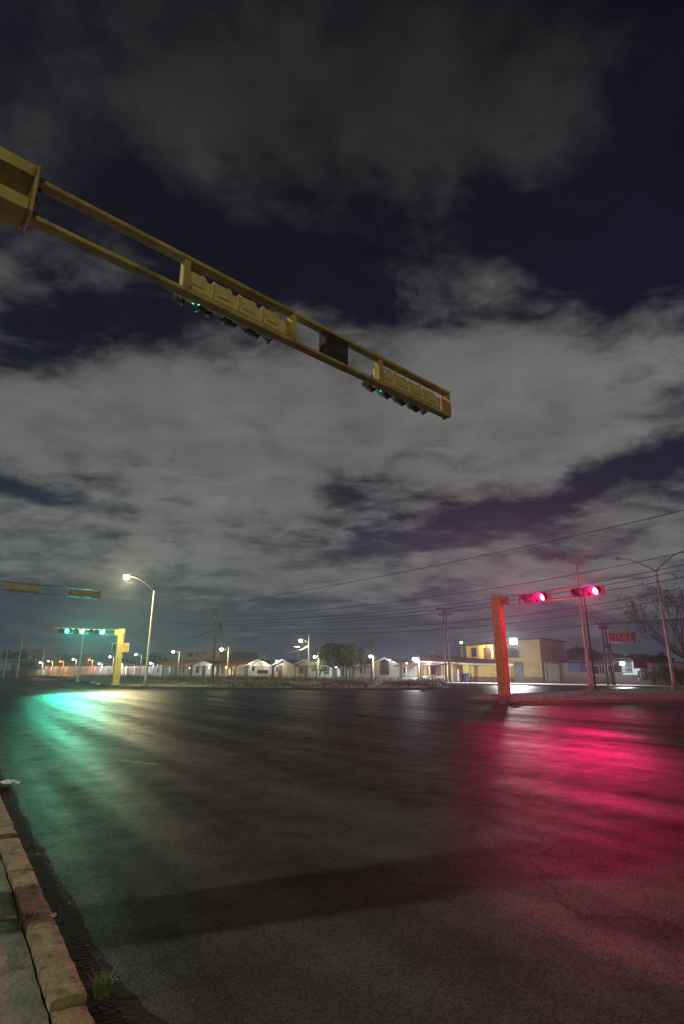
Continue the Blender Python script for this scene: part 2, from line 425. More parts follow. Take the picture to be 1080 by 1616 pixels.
# packed dirt showing in the joints
sb = MB(); q = [kpt(-3.4, -6), kpt(-3.4, -.03), kpt(45, -.03), kpt(45, -6)]
sb.prism([(p.x, p.y) for p in q], -.1, .085)
struct('sidewalk_bed', sb, M('damp joint soil', (.045, .04, .026), .95, .4, 4, .4, 30))

# ------------------------------------------------------------------ traffic signals
LENS = {'red': M('unlit red lens', (.10, .008, .008), .3, .1, 5), 'amber': M('unlit amber lens', (.16, .08, .008), .3, .1, 5),
        'green': M('unlit green lens', (.008, .08, .045), .3, .1, 5)}
GREEN = (.02, 1.0, .62); RED = (1.0, .006, .15)
GLOW = {'green': E('lit green lens', (.10, 1.0, .72), 11.0), 'red': E('lit red lens', (1.0, .10, .26), 12.0)}
SECW = .37
def section_mesh():
    m = MB(); big = [(-.10, -.17), (.02, -.17), (.10, -.12), (.115, .0), (.10, .12), (.02, .17), (-.10, .17)]
    sml = [(-.10, -.145), (.01, -.145), (.07, -.10), (.085, .0), (.07, .10), (.01, .145), (-.10, .145)]
    m.prism(big, -.06, .182, 'x'); m.prism(sml, -.184, -.061, 'x')
    m.box((.06, .118, -.02), (.18, .012, .10)); m.box((.16, .02, .178), (.03, .06, .02)); m.box((-.05, .02, .178), (.03, .06, .02))
    return m
def visor_mesh():
    m = MB(); n = 22; vs = []; fs = []
    for k in range(n + 1):
        a = R(-62) + R(304) * k / n                     # open at the bottom
        up = math.sin(a); ln = .10 + .26 * max(0, .5 + .5 * up) ** .8
        for rr in (.178, .170):
            vs.append((rr * math.cos(a), -.10, rr * math.sin(a))); vs.append((rr * math.cos(a), -.10 - ln, rr * math.sin(a) - ln * .16))
    for k in range(n):
        o = k * 4; p = o + 4
        fs += [(o, o + 1, p + 1, p), (o + 2, p + 2, p + 3, o + 3), (o + 1, o + 3, p + 3, p + 1), (o, p, p + 2, o + 2)]
    fs += [(0, 2, 3, 1), (n * 4, n * 4 + 1, n * 4 + 3, n * 4 + 2)]
    return m.add(vs, fs, True)
def lens_mesh():
    m = MB(); n = 20; vs = [(0, -.135, 0)]; fs = []
    for r_, y in ((.10, -.128), (.166, -.105)):
        for k in range(n): vs.append((r_ * math.cos(2 * math.pi * k / n), y, r_ * math.sin(2 * math.pi * k / n)))
    for k in range(n):
        fs.append((0, 1 + (k + 1) % n, 1 + k)); fs.append((1 + k, 1 + (k + 1) % n, 1 + n + (k + 1) % n, 1 + n + k))
    return m.add(vs, fs, True)
def traffic_signal(label, loc, rz, lenses, lit=None, inten=0, group=None, hmat=None, scl=1, beam=None, wide=.05):
    """horizontal head, front towards local -Y, lenses listed left to right as its drivers see them"""
    t_ = thing('traffic_signal', label, 'traffic light', loc, rz, group)
    n = len(lenses)
    for sx in (-1, 1):
        bk = MB(); bk.box((sx * (n * SECW / 2 + .02), .03, 0), (.03, .05, .06)); bk.box((sx * (n * SECW / 2 + .04), .03, 0), (.012, .10, .22))
        obj('bracket', bk, hmat or yellow_head, t_)
    for i, c in enumerate(lenses):
        x = (i - (n - 1) / 2) * SECW
        obj('signal_section', section_mesh(), hmat or yellow_head, t_, (x, 0, 0), bevel=.008)
        obj('visor', visor_mesh(), black, t_, (x, 0, 0))
        lz = obj('lens', lens_mesh(), GLOW[c] if i == lit else LENS[c], t_, (x, 0, 0))
        if i == lit and inten:
            cc = GREEN if c == 'green' else RED
            yaw = 0.0
            if beam is None and scl > 1:          # these heads are turned a little towards the middle of the junction
                v = Vector((2.0, 8.0, 0)) - Vector((loc.x, loc.y, 0)); yaw = (math.atan2(v.y, v.x) + math.pi / 2 - rz + math.pi) % (2 * math.pi) - math.pi
                yaw = max(-.35, min(.35, yaw))
            bl = light(lz, (0, -.46, -.06), cc, inten * 2.6, .14, beam or 34, -82); bl.data.spot_blend = .8; bl.rotation_euler.z = yaw
            if wide: light(lz, (0, -.50, -.04), cc, inten * wide, .12)
    if scl != 1: t_.scale = (scl, scl, scl)
    return t_

# ------------------------------------------------------------------ masts with arms
def mast(label, base, ang, L, ztop, ups, root=1.0, group=None, paint=None, first=.36, gap=.45, post_h=None, box=False):
    """post at the origin, twin-chord arm along local +X; ups = x of the uprights between the chords"""
    paint = paint or yellow
    t_ = thing('traffic_mast', label, 'traffic mast', (base.x, base.y, base.z), ang, group)
    H = ztop + .12
    m = MB(); m.box((0, 0, .03), (.9, .8, .06)); obj('base_plate', m, concrete, t_)
    m = MB(); m.box((0, 0, H / 2 + .03), (.56, .40, H - .06), 0, 1.0); obj('post', m, paint, t_, bevel=.02)
    # heavy root section: two channels, webs and a bolted flange
    m = MB(); zc = ztop - gap / 2; dz = gap / 2 + .03
    for s in (-1, 1):
        m.box((.28 + root / 2, 0, zc + s * (dz - .05)), (root, .30, .12))
    m.box((.28 + root / 2, .14, zc), (root - .02, .02, 2 * dz - .25))
    obj('arm_root', m, paint, t_, bevel=.008)
    m = MB(); m.box((.28 + root + .02, 0, zc), (.03, .315, 2 * dz + .024)); fl = obj('flange', m, paint, t_, bevel=.005)
    for s in (-1, 1):
        for k in (-1, 0, 1):
            m = MB(); m.tube([(.28 + root + .035, k * .13, zc + s * .13), (.28 + root + .085, k * .13, zc + s * .13)], .022, 6); obj('bolt', m, darkmetal, fl)
    x0 = .28 + root + .04
    for nm, z in (('upper_chord', ztop), ('lower_chord', ztop - gap)):
        CH = .105; hh_ = .017
        m = MB(); m.box(((x0 + L) / 2, 0, z + hh_), (L - x0, CH, .010)); m.box(((x0 + L) / 2, 0, z - hh_), (L - x0, CH, .010)); m.box(((x0 + L) / 2, -.03, z), (L - x0, .05, .0235))
        obj(nm, m, paint, t_, bevel=.003)
    for x in ups:
        m = MB(); m.box((x, 0, ztop - gap / 2), (.075, .09, gap - .06)); m.box((x + .05, -.03, ztop - gap + .12), (.03, .02, .10)); obj('upright', m, paint, t_, bevel=.004)
    m = MB(); m.box((L + .008, 0, ztop - gap / 2), (.014, .16, gap + .07)); obj('end_plate', m, paint, t_)
    return t_

def frame(base, ang, x, y, z):
    return Vector((base.x + x * math.cos(ang) - y * math.sin(ang), base.y + x * math.sin(ang) + y * math.cos(ang), z))

def along_px(base, d, px, z):
    # distance along the arm where it crosses the picture column px
    best = None
    for i in range(0, 1200):
        x = i * .01; p = base + d * x
        v = Vector((p.x, p.y, z - CAMH)); dep = v.y * CP + v.z * SP
        u = CX + F * v.x / dep
        if best is None or abs(u - px) < best[0]: best = (abs(u - px), x)
    return best[1]

# --- near mast: arm over the road, its signals turned away from us
ZT = 5.62; GAP = .39
pa = plane(45, 344, ZT - GAP); pb = plane(705, 657, ZT - GAP)
NA = math.atan2(pb.y - pa.y, pb.x - pa.x); nd = Vector((math.cos(NA), math.sin(NA), 0))
# the post stands where the arm line meets the line of its own shadow across the road
S0, S1 = plane(190, 1455), plane(1080, 1322); sd_ = (S1 - S0).normalized()
den = nd.x * sd_.y - nd.y * sd_.x
NL = ((pb.x - S0.x) * sd_.y - (pb.y - S0.y) * sd_.x) / den
print('NL', NL, 'arm', NA, 'shadow dir', sd_)
nbase = Vector((pb.x, pb.y, 0)) - nd * NL
nbase.z = .15
def near_x(px, py):
    p = plane(px, py, ZT - GAP); return (p - Vector((nbase.x, nbase.y, p.z))).dot(nd)
xs = [near_x(290, 460), near_x(461, 540), near_x(600, 606)]
xroot = near_x(45, 344)
mast('yellow twin-beam traffic mast arm reaching overhead from the left edge', nbase, NA, NL, ZT - .15, [xs[0], xs[1], xs[2]], root=xroot - .28 - .03, gap=GAP)
def near_at(x, y, z): return frame(nbase, NA, x, y, z)
ZH = ZT - GAP / 2 + .03
traffic_signal('yellow horizontal four-lamp signal seen from behind, nearest on the overhead arm', near_at((xs[0] + xs[1]) / 2, .13, ZH), NA + math.pi, ['red', 'amber', 'green', 'green'], 3, .25, scl=.86)
traffic_signal('yellow horizontal four-lamp signal seen from behind at the tip of the overhead arm', near_at((xs[2] + NL) / 2, .13, ZH), NA + math.pi, ['red', 'amber', 'green', 'green'], 3, 1.5, scl=.86)
t_ = thing('countdown_timer', 'black square box clamped between the two beams of the overhead arm', 'signal timer', near_at((near_x(514, 562) + near_x(552, 580)) / 2, .03, ZH), NA)
m = MB(); m.box((0, 0, 0), (.40, .14, .40)); obj('case', m, black, t_, bevel=.03)
m = MB(); m.box((0, -.078, .08), (.30, .016, .02)); m.box((-.1, -.078, -.02), (.02, .016, .16)); m.box((.06, -.078, -.04), (.18, .016, .14)); obj('back_cover', m, darkmetal, t_, bevel=.004)
for sz in (-1, 1):
    m = MB(); m.box((0, .02, sz * .212), (.06, .06, .02)); obj('clamp', m, galv, t_)

# --- red mast on the island
rb = plane(797, 1101.5); rb.z = .13
RZ = zat(786, 941, rb.y) - .12
rtip = plane(952, 924, RZ)
RAANG = math.atan2(rtip.y - rb.y, rtip.x - rb.x); RL = math.hypot(rtip.x - rb.x, rtip.y - rb.y)
mast('yellow traffic mast glowing red on the island at right', rb, RAANG, RL, RZ - .13, [1.5, 3.2], root=.35)
rdir = Vector((math.cos(RAANG), math.sin(RAANG), 0))
for px, lab in ((858, 'horizontal signal glowing red, nearer the post of the right-hand mast'), (941, 'horizontal signal glowing red at the arm tip of the right-hand mast')):
    x = along_px(rb, rdir, px, RZ - .22) - 1.0 * SECW
    traffic_signal(lab, frame(rb, RAANG, x, -.02, RZ - .22), RAANG, ['green', 'amber', 'red'], 2, 240, scl=1.3, wide=.13)

# --- its counterpart on the near right corner, just outside the picture, reddens the far posts
ob = Vector((19.5, 1.0, 0)); OA = R(165)
mast('yellow traffic mast on the near right corner outside the picture', ob, OA, 7.0, 5.6, [3.2, 5.2], root=.35)
traffic_signal('red-lit signal on the near right corner mast outside the picture', frame(ob, OA, 6.2, -.02, 5.38), R(178), ['green', 'amber', 'red'], 2, 360, beam=46, wide=0)

# --- green mast at left
gb = plane(182, 1084); gb.z = .13
GANG = R(90 + 125)
GL = along_px(gb, Vector((math.cos(GANG), math.sin(GANG), 0)), 86, 5.3)
GZ = zat(190, 993, gb.y) - .10
mast('yellow traffic mast with three lit green signals over the far left road', gb, GANG, GL, GZ - .13, [GL * .36, GL * .62, GL * .82], root=.3)
gdir = Vector((math.cos(GANG), math.sin(GANG), 0))
# arm points to the left: drivers face local +Y side
for px, lab in ((155, 'green-lit signal on the far left mast, first one out from its post'), (123, 'green-lit signal on the far left mast, middle one of three'), (105, 'green-lit signal on the far left mast, outermost on the arm')):
    x = along_px(gb, gdir, px, GZ - .22)
    traffic_signal(lab, frame(gb, GANG, x + .5 * SECW, .02, GZ - .22), GANG + math.pi, ['red', 'green'] if px == 105 else ['red', 'amber', 'green'], 1 if px == 105 else 2, 165, scl=1.3)
m = MB(); m.box((0, 0, 0), (.55, .3, .85)); cb = tag(obj('control_cabinet', m, yellow, None, frame(gb, GANG, -.56, .0, zat(195, 1022, gb.y)), GANG, .02), 'yellow control box bolted high on the far left traffic post', 'control box')
m = MB(); m.box((0, -.16, 0), (.40, .012, .70)); obj('cabinet_door', m, yellow, cb, bevel=.004)
ps = thing('pedestrian_signal', 'small dark pedestrian signal on the side of the yellow post at left', 'pedestrian signal', frame(gb, GANG, .55, .0, zat(178, 1026, gb.y)), GANG + math.pi)
m = MB(); m.box((0, 0, .32), (.3, .22, .62)); obj('housing', m, M('grey signal case', (.16, .17, .17), .6), ps, bevel=.02)
for z in (.17, .47):
    m = MB(); m.tube([(0, -.11, z), (0, -.30, z)], [.11, .12], 12, False); obj('hood', m, black, ps)
t_ = thing('signal_timer', 'small grey timer panel hung between the lit signals of the far left arm', 'signal timer', frame(gb, GANG, along_px(gb, gdir, 139, GZ - .22), .0, GZ - .22), GANG)
m = MB(); m.box((0, 0, 0), (.62, .12, .40)); obj('case', m, M('grey case', (.3, .3, .28), .6), t_, bevel=.02)
m = MB(); m.box((0, .065, 0), (.5, .012, .30)); obj('screen', m, black, t_)

# --- mast whose arm enters at the far left edge, backs to us
q0 = plane(0, 917, 5.75); q1 = plane(158, 932, 5.75)
TANG = math.atan2(q1.y - q0.y, q1.x - q0.x); tdir = (q1 - q0).normalized()
TLn = (q1 - q0).length + 3.2
tb = Vector((q1.x, q1.y, 0)) - tdir * TLn
tb.z = .0
def tx(px):
    return along_px(tb, tdir, px, 5.5)
mast('galvanised traffic mast arm entering high at the left edge', tb, TANG, TLn, 5.75, [tx(10), tx(62), tx(112)], root=.6, paint=galv)
for a_, b_, lab in ((11, 61, 'olive-backed horizontal signal between beams, nearer the left picture edge'), (113, 156, 'olive-backed horizontal signal rimmed with green light at the far-left arm tip')):
    x = (tx(a_) + tx(b_)) / 2
    traffic_signal(lab, frame(tb, TANG, x, .02, 5.52), TANG + math.pi, ['red', 'amber', 'green', 'green'], 3, 14 if a_ > 50 else 0)

# ------------------------------------------------------------------ street lamps and poles
def lamp_head(t_, pos, ang, size, lit, color, inten, emis):
    """cobra head: cap above, glowing bowl below"""
    m = MB(); m.ball((0, 0, .10 * size), .24 * size, 12, 6, (1.3, .6, .3)); h = obj('lamp_head', m, galv, t_, pos, ang)
    m = MB(); m.ball((.02 * size, 0, -.06 * size), .2 * size, 14, 8, (1.0, .9, .9) if lit else (1.1, .6, .4))
    emis = emis * (.2 if color[1] < .5 else .45 if color[1] < .75 else 1.0); key = 'glowing bowl %.1f %.2f %.2f' % (emis, color[1], color[2])
    obj('bulb', m, E(key, color, emis) if lit else M('dull lamp glass', (.4, .4, .38), .3), h)
    if lit: light(h, (.02 * size, 0, -.28 * size), color, inten, .14 * size)
    return h

def street_lamp(label, base, h, heads, rad=(.10, .05), mat=None, group=None, name='street_lamp', basebox=True, armmat=None):
    """heads: list of (angle, reach, rise, size, lit, color, intensity)"""
    t_ = thing(name, label, 'street lamp', base, 0, group)
    m = MB(); m.tube([(0, 0, -.05), (0, 0, h * .5), (0, 0, h)], [rad[0], (rad[0] + rad[1]) / 2, rad[1]], 12); obj('pole', m, mat or steel_paint, t_)
    if basebox:
        m = MB(); m.box((0, 0, .05), (rad[0] * 4, rad[0] * 4, .1)); m.tube([(0, 0, .1), (0, 0, .5)], rad[0] * 1.35, 12); obj('base', m, concrete, t_)
    for (a, reach, rise, size, lit, color, inten) in heads:
        d = Vector((math.cos(a), math.sin(a), 0)); pts = []
        for k in range(9):
            u = k / 8; pts.append(d * (reach * u) + Vector((0, 0, h - .08 + rise * math.sin(u * math.pi / 2))))
        m = MB(); m.tube(pts, [rad[1] * .8] * 5 + [rad[1] * .6] * 4, 8); obj('arm', m, armmat or mat or steel_paint, t_)
        lamp_head(t_, pts[-1] + d * .2 * size, a, size, lit, color, inten, 22.0)
    return t_

# lit lamp at left over the junction
b0 = plane(229, 1085); b0.z = .13
htop = zat(241, 932, b0.y) - .13
lp = atY(201, 909, b0.y - 1.2)
a = math.atan2(lp.y - b0.y, lp.x - b0.x); reach = math.hypot(lp.x - b0.x, lp.y - b0.y) - .25
street_lamp('tall pale street lamp, the lit one standing high at left', b0, htop, [(a, reach, lp.z - htop - .05, 1.35, True, WARM, 620)], (.12, .06), armmat=darkmetal)  # arm's shade is put into its darker material; same paint as the pole

# the lamp behind the camera that throws the post's shadow over the road
street_lamp('tall street lamp on the near sidewalk behind the overhead mast', Vector((nbase.x - sd_.x * 10.5, nbase.y - sd_.y * 10.5, .15)), 9.0, [(math.atan2(sd_.y, sd_.x), .9, .35, 1.0, True, (1.0, .97, .86), 350)], (.12, .06))

street_lamp('tall street lamp on the near sidewalk behind the viewer', Vector((6.5, -25.0, .15)), 8.2, [(R(80), .9, .35, 1.0, True, (1.0, .90, .60), 720)], (.12, .06))

# unlit twin and triple lamps on the right island
b1 = plane(934, 1094); b1.z = .12
h1 = zat(907, 886, b1.y)
street_lamp('tall unlit lamp post with three short arms on the right island', b1, h1 - .3, [(R(190), 1.25, .42, .7, False, WARM, 0), (R(25), .9, .62, .7, False, WARM, 0), (R(-12), 1.15, .42, .7, False, WARM, 0)], (.13, .06), pinkpost)
b2 = plane(1066, 1090); b2.z = .12
h2 = zat(1034, 898, b2.y)
street_lamp('tall unlit lamp post with two long curved arms near the right edge', b2, h2 - .2, [(R(172), 2.6, 1.05, .7, False, WARM, 0), (R(-14), 2.6, 1.55, .7, False, WARM, 0)], (.13, .06), pinkpost)
def plain_pole(label, base, h, r0, r1, mat, name='steel_pole'):
    m = MB(); m.tube([(0, 0, -.05), (0, 0, h * .5), (0, 0, h)], [r0, (r0 + r1) / 2, r1], 10)
    m.tube([(0, 0, h - .02), (0, 0, h + .06)], [r1 * 1.3, r1 * .5], 10); m.box((0, 0, .05), (r0 * 3.6, r0 * 3.6, .10))
    o = tag(obj(name, m, mat, None, base), label, 'pole'); return o
b3 = plane(941, 1094); b3.z = .12
plain_pole('thin dark pole standing close beside the three-armed lamp post', b3, zat(928, 946, b3.y), .075, .04, wood_pole)
b4 = plane(122, 1077); b4.z = .1
plain_pole('slim grey pole on the verge below the green signals', b4, zat(130, 998, b4.y), .13, .07, steel_paint)

# utility poles
def insul(mb, x, z, y=0.0):
    mb.tube([(x, y, z), (x, y, z + .09), (x, y, z + .16), (x, y, z + .22)], [.03, .085, .05, .07], 8)
def utility_pole(label, base, h, ang, arms, twin=False, drum=None, boxes=()):
    t_ = thing('utility_pole', label, 'utility pole', base, ang)
    offs = (-.22, .22) if twin else (0,)
    for o_ in offs:
        m = MB(); m.tube([(o_, 0, -.05), (o_ * .9, 0, h * .5), (o_ * .6, 0, h)], [.13, .10, .07], 10); obj('pole', m, wood_pole, t_)
    for (z, w, k) in arms:
        m = MB(); m.box((0, -.12, z), (w, .1, .12)); m.tube([(0, -.1, z - .55), (w * .3, -.12, z - .05)], .025, 6); m.tube([(0, -.1, z - .55), (-w * .3, -.12, z - .05)], .025, 6)
        c = obj('crossarm', m, darkmetal, t_)
        m = MB()
        for i in range(k): insul(m, -w / 2 + .1 + (w - .2) * i / (k - 1), z + .06, -.12)
        obj('insulator', m, M('brown porcelain', (.06, .035, .03), .35), c)
    if drum:
        m = MB(); m.tube([(drum[0], -.1, drum[1] - .32), (drum[0], -.1, drum[1] + .32)], drum[2], 16); m.box((drum[0] * .5, -.05, drum[1]), (abs(drum[0]), .08, .1)); m.tube([(drum[0], -.1, drum[1] + .32), (drum[0], -.1, drum[1] + .36)], drum[2] * 1.06, 16); obj('transformer', m, M('transformer grey', (.03, .03, .033), .6), t_)
    for (x, z, w, hh) in boxes:
        m = MB(); m.box((x, -.16, z), (w, .22, hh)); obj('junction_box', m, darkmetal, t_, bevel=.02)
    return t_
bp_ = plane(335, 1081); bp_.z = .13; Yp = bp_.y
hp = zat(344, 958, Yp)
utility_pole('dark utility pole with round transformer and crossarm standing on the verge', bp_, hp, R(-8), [(hp - .12, 1.75, 3)], False, (.38, zat(345, 989, Yp), .32), [(.0, zat(342, 978, Yp), .3, .42), (-.35, zat(336, 985, Yp), .55, .16)])
bq = row(707, -3.2); bq.z = .12; hq = zat(705, 961, bq.y)
utility_pole('twin-legged utility pole with crossarms in front of the long tiled roof', bq, hq, R(-5), [(hq - .1, 2.0, 3), (zat(705, 972, bq.y), 1.5, 3)], True, None, [(.32, zat(712, 1013, bq.y), .55, .5)])
br = row(962, -3.0); br.z = .12; hr = zat(955, 985, br.y)
utility_pole('twin-legged utility pole beside the red lettered sign', br, hr, R(-10), [(hr - .1, 1.5, 3), (zat(955, 993, br.y), .9, 3)], True, None, [(.1, zat(958, 1022, br.y), .35, .4), (.3, zat(960, 1029, br.y), .3, .3)])
bs = row(589, 2.0); bs.z = 0; hs = zat(588, 1012, bs.y)
utility_pole('short thin utility pole right of the dense round tree', bs, hs, R(-20), [(hs - .1, 1.4, 4)])

# wires
def wire(pts, D0, D1, r=.022, n=24):
    (x0, y0), (x1, y1), (x2, y2) = pts; P = []
    for i in range(n + 1):
        px = x0 + (x2 - x0) * i / n
        py = y0 * (px - x1) * (px - x2) / ((x0 - x1) * (x0 - x2)) + y1 * (px - x0) * (px - x2) / ((x1 - x0) * (x1 - x2)) + y2 * (px - x0) * (px - x1) / ((x2 - x0) * (x2 - x1))
        u = i / n; Y = 1 / ((1 - u) / D0 + u / D1)
        P.append(atY(px, py, Y))
    m = MB(); m.tube(P, r, 6); return m
WG = 'overhead power lines across the right sky'
WL = 'thin black power line slanting across the right-hand sky'
for pts, d0, d1 in (([(348, 955), (640, 902), (1100, 800)], Yp, 30), ([(352, 974), (700, 940), (1150, 855)], Yp, 34), ([(352, 981), (700, 955), (1150, 875)], Yp, 34), ([(352, 986), (700, 961), (1150, 884)], Yp, 35),
                    ([(346, 990), (700, 967), (1150, 897)], Yp, 36), ([(346, 992), (700, 984), (1150, 911)], Yp, 36), ([(346, 995), (700, 993), (1150, 925)], Yp, 38)):
    tag(obj('power_line', wire(pts, d0, d1), wiremat), WL, 'power line', WG)
for nm, pts, d0, d1, lab in (('power_line', [(480, 1026), (707, 1012), (935, 986)], row(487, -3).y, bq.y - 6, 'low black cable from the concrete lamp pole over the tree to the right'),
                         ('power_line', [(707, 1001), (935, 986), (1150, 973)], bq.y, 36, 'black cable running level behind the two tall unlit lamp posts'),
                         ('power_line', [(180, 982), (260, 983), (343, 986)], 62, Yp, 'straight cable reaching the transformer pole from the left'),
                         ('power_line', [(222, 1012), (285, 1010), (341, 993)], 66, Yp, 'slack cable sagging left from the transformer pole'),
                         ('power_line', [(191, 999), (212, 1000), (226, 984)], gb.y, b0.y, 'slack cable looping from the yellow mast to the lit lamp post')):
    tag(obj(nm, wire(pts, d0, d1, .024), wiremat), lab, 'power line')

# ------------------------------------------------------------------ smaller lamps along the houses
def small_lamp(label, pole_px, lamp_px, lamp_py, back, size, color, inten, extra=0.0, emis=22.0, mat=None):
    b = row(pole_px, back); lp_ = atY(lamp_px, lamp_py, b.y - .4); b.z = 0
    t_ = thing('street_lamp', label, 'street lamp', b)
    top = lp_.z + extra
    m = MB(); m.tube([(0, 0, -.05), (0, 0, top)], [.13, .09], 8); obj('pole', m, mat or concrete, t_)
    dx = Vector((lp_.x - b.x, lp_.y - b.y, 0))
    if dx.length > .15:
        m = MB(); m.tube([(0, 0, lp_.z - .35), Vector((dx.x * .6, dx.y * .6, lp_.z + .05)), Vector((dx.x, dx.y, lp_.z + .1))], .045, 6); obj('arm', m, galv, t_)
    lamp_head(t_, (dx.x, dx.y, lp_.z), math.atan2(dx.y, dx.x), size, True, color, inten * 1.4, emis)
    return t_
s1 = small_lamp('pale concrete lamp pole left of the dense tree with curved arm and lit lamp', 487, 475, 1010, -3, 1.25, WARM, 75, .9)
# drooping second arm with a dark lamp
m = MB(); m.tube([(0, 0, zat(483, 1019, s1.location.y)), (-.9, -.1, zat(475, 1025, s1.location.y)), (-2.9, -.1, zat(456, 1030, s1.location.y))], [.09, .08, .05], 8); obj('arm', m, steel_paint, s1)
m = MB(); m.box((-1.7, -.3, zat(469, 1021, s1.location.y)), (1.0, .4, .16), 0, .7); obj('reflector', m, white_trim, s1, bevel=.03)
small_lamp('lamp pole in front of the orange roofed house with lit yellowish lamp', 359, 350, 1024, -2, 1.3, WARM, 95, .2)
small_lamp('lamp pole with whitish lit lamp beside the dark blue sign', 281, 274, 1028, -2, 1.05, NEUT, 60, .1)
small_lamp('warm lit lamp on the short pole right of the dense tree', 590, 585, 1035, -1, 1.0, WARM, 45, .1)
small_lamp('brilliant white floodlight on a post before the grey white gabled house', 663, 655, 1039, -3.0, 1.2, COOL, 170, .1, 24.0, darkmetal)
small_lamp('small warm lamp tucked at the left edge of the dense tree', 503, 497, 1036, -1, .9, NEUT, 35, .1)
FLG = 'small lamps along the far left fence'
for ppx, lpx, lpy, c, it, lab in ((66, 64, 1045, NEUT, 90, 'white lamp at the left end of the far left fence, beyond the low cream wall'), (81, 77, 1043, (1, .6, .3), 50, 'peach coloured lamp second from the left above the far left fence'),
                         (98, 95, 1043.5, ORANGE, 70, 'red orange lamp on a bent pole left of the slim grey pole'), (118, 116, 1040, NEUT, 50, 'white lamp just left of the slim grey pole'),
                         (144, 141, 1041, ORANGE, 70, 'red orange lamp right of the slim grey pole'), (160, 157, 1047, VIO, 110, 'bluish white lamp low above the railings left of the yellow post'),
                         (177, 174, 1036, NEUT, 45, 'small white lamp high beside the yellow post, on its left'), (192, 189, 1047, (1, .72, .5), 60, 'pinkish lamp glowing just right of the yellow post'),
                         (221, 215, 1032.5, NEUT, 60, 'white lamp on a pole left of the tall lit street lamp'), (241, 238, 1046, VIO, 35, 'small bluish lamp just right of the tall lit street lamp')):
    small_lamp(lab, ppx, lpx, lpy, -1.2, .95, c, it * (1.4 if c[1] < .75 else .5))

def wall_light(label, p, color, inten, size=.22, emis=20.0, name='flood_light', facing=None):
    t_ = thing(name, label, 'wall light', p, RANG if facing is None else facing)
    m = MB(); m.box((0, .06, 0), (size * 1.5, .10, size * 1.1)); m.tube([(0, .1, 0), (0, .4, -.02)], .03, 6); obj('case', m, darkmetal, t_, bevel=.01)
    m = MB(); m.box((0, -.005, 0), (size * 1.35, .03, size * .95)); obj('bulb', m, E('white flood %s %s' % (emis, color), color, emis), t_, bevel=.008)
    sp = light(t_, (0, -(.9 if size > .5 else .35), -.05), color, inten, size * .5, spot=177 if name == 'flood_light' else 0)
    return t_

# ------------------------------------------------------------------ houses
def window(parent, x, z, w, h, y, glow=None, framemat=None, bars=0):
    m = MB()
    m.box((x, y - .02, z + h / 2 - .04), (w, .08, .08)); m.box((x, y - .02, z - h / 2 + .04), (w, .08, .08))
    m.box((x - w / 2 + .04, y - .02, z), (.08, .08, h - .17)); m.box((x + w / 2 - .04, y - .02, z), (.08, .08, h - .17))
    f = obj('window', m, framemat or white_trim, parent)
    m = MB(); m.box((x, y - .012, z), (w - .15, .03, h - .15)); obj('pane', m, glow or glass_dark, f)
    if bars:
        m = MB()
        for i in range(bars): m.box((x - w / 2 + w * (i + 1) / (bars + 1), y - .09, z), (.03, .03, h - .02))
        m.box((x, y - .09, z), (w - .1, .022, .03)); obj('grille', m, darkmetal, f)
    return f
def door(parent, x, w, h, y, mat, z0=.1):
    m = MB(); m.box((x, y - .03, z0 + h / 2), (w, .06, h)); d = obj('door', m, mat, parent, bevel=.01)
    m = MB(); m.ball((x + w * .38, y - .09, z0 + h * .48), .05, 8, 6); obj('handle', m, galv, d)
    return d
def gable_roof(w, d, ze, zr, over=.45, front=True, th=.12):
    """front=True: gable end faces the road; else ridge runs along the road"""
    m = MB()
    if front:
        for s in (-1, 1):
            x0 = w / 2 + s * (w / 2 + over); zo = ze - over * (zr - ze) / (w / 2)
            m.slab([(x0, -over, zo), (w / 2, -over, zr), (w / 2, d + over, zr), (x0, d + over, zo)][::s], th)
    else:
        zo = ze - over * (zr - ze) / (d / 2)
        m.slab([(-over, -over, zo), (w + over, -over, zo), (w + over, d / 2, zr), (-over, d / 2, zr)], th)
        m.slab([(-over, d / 2, zr), (w + over, d / 2, zr), (w + over, d + over, zo), (-over, d + over, zo)], th)
    return m
def hip_roof(w, d, ze, zr, over=.5):
    m = MB(); k = min(w, d) / 2
    vs = [(-over, -over, ze), (w + over, -over, ze), (w + over, d + over, ze), (-over, d + over, ze), (k, d / 2, zr), (w - k, d / 2, zr)] if w > d else \
         [(-over, -over, ze), (w + over, -over, ze), (w + over, d + over, ze), (-over, d + over, ze), (w / 2, k, zr), (w / 2, d - k, zr)]
    if w > d: fs = [(0, 1, 5, 4), (1, 2, 5), (2, 3, 4, 5), (3, 0, 4), (3, 2, 1, 0)]
    else: fs = [(0, 1, 4), (1, 2, 5, 4), (2, 3, 5), (3, 0, 4, 5), (3, 2, 1, 0)]
    return m.add(vs, fs)
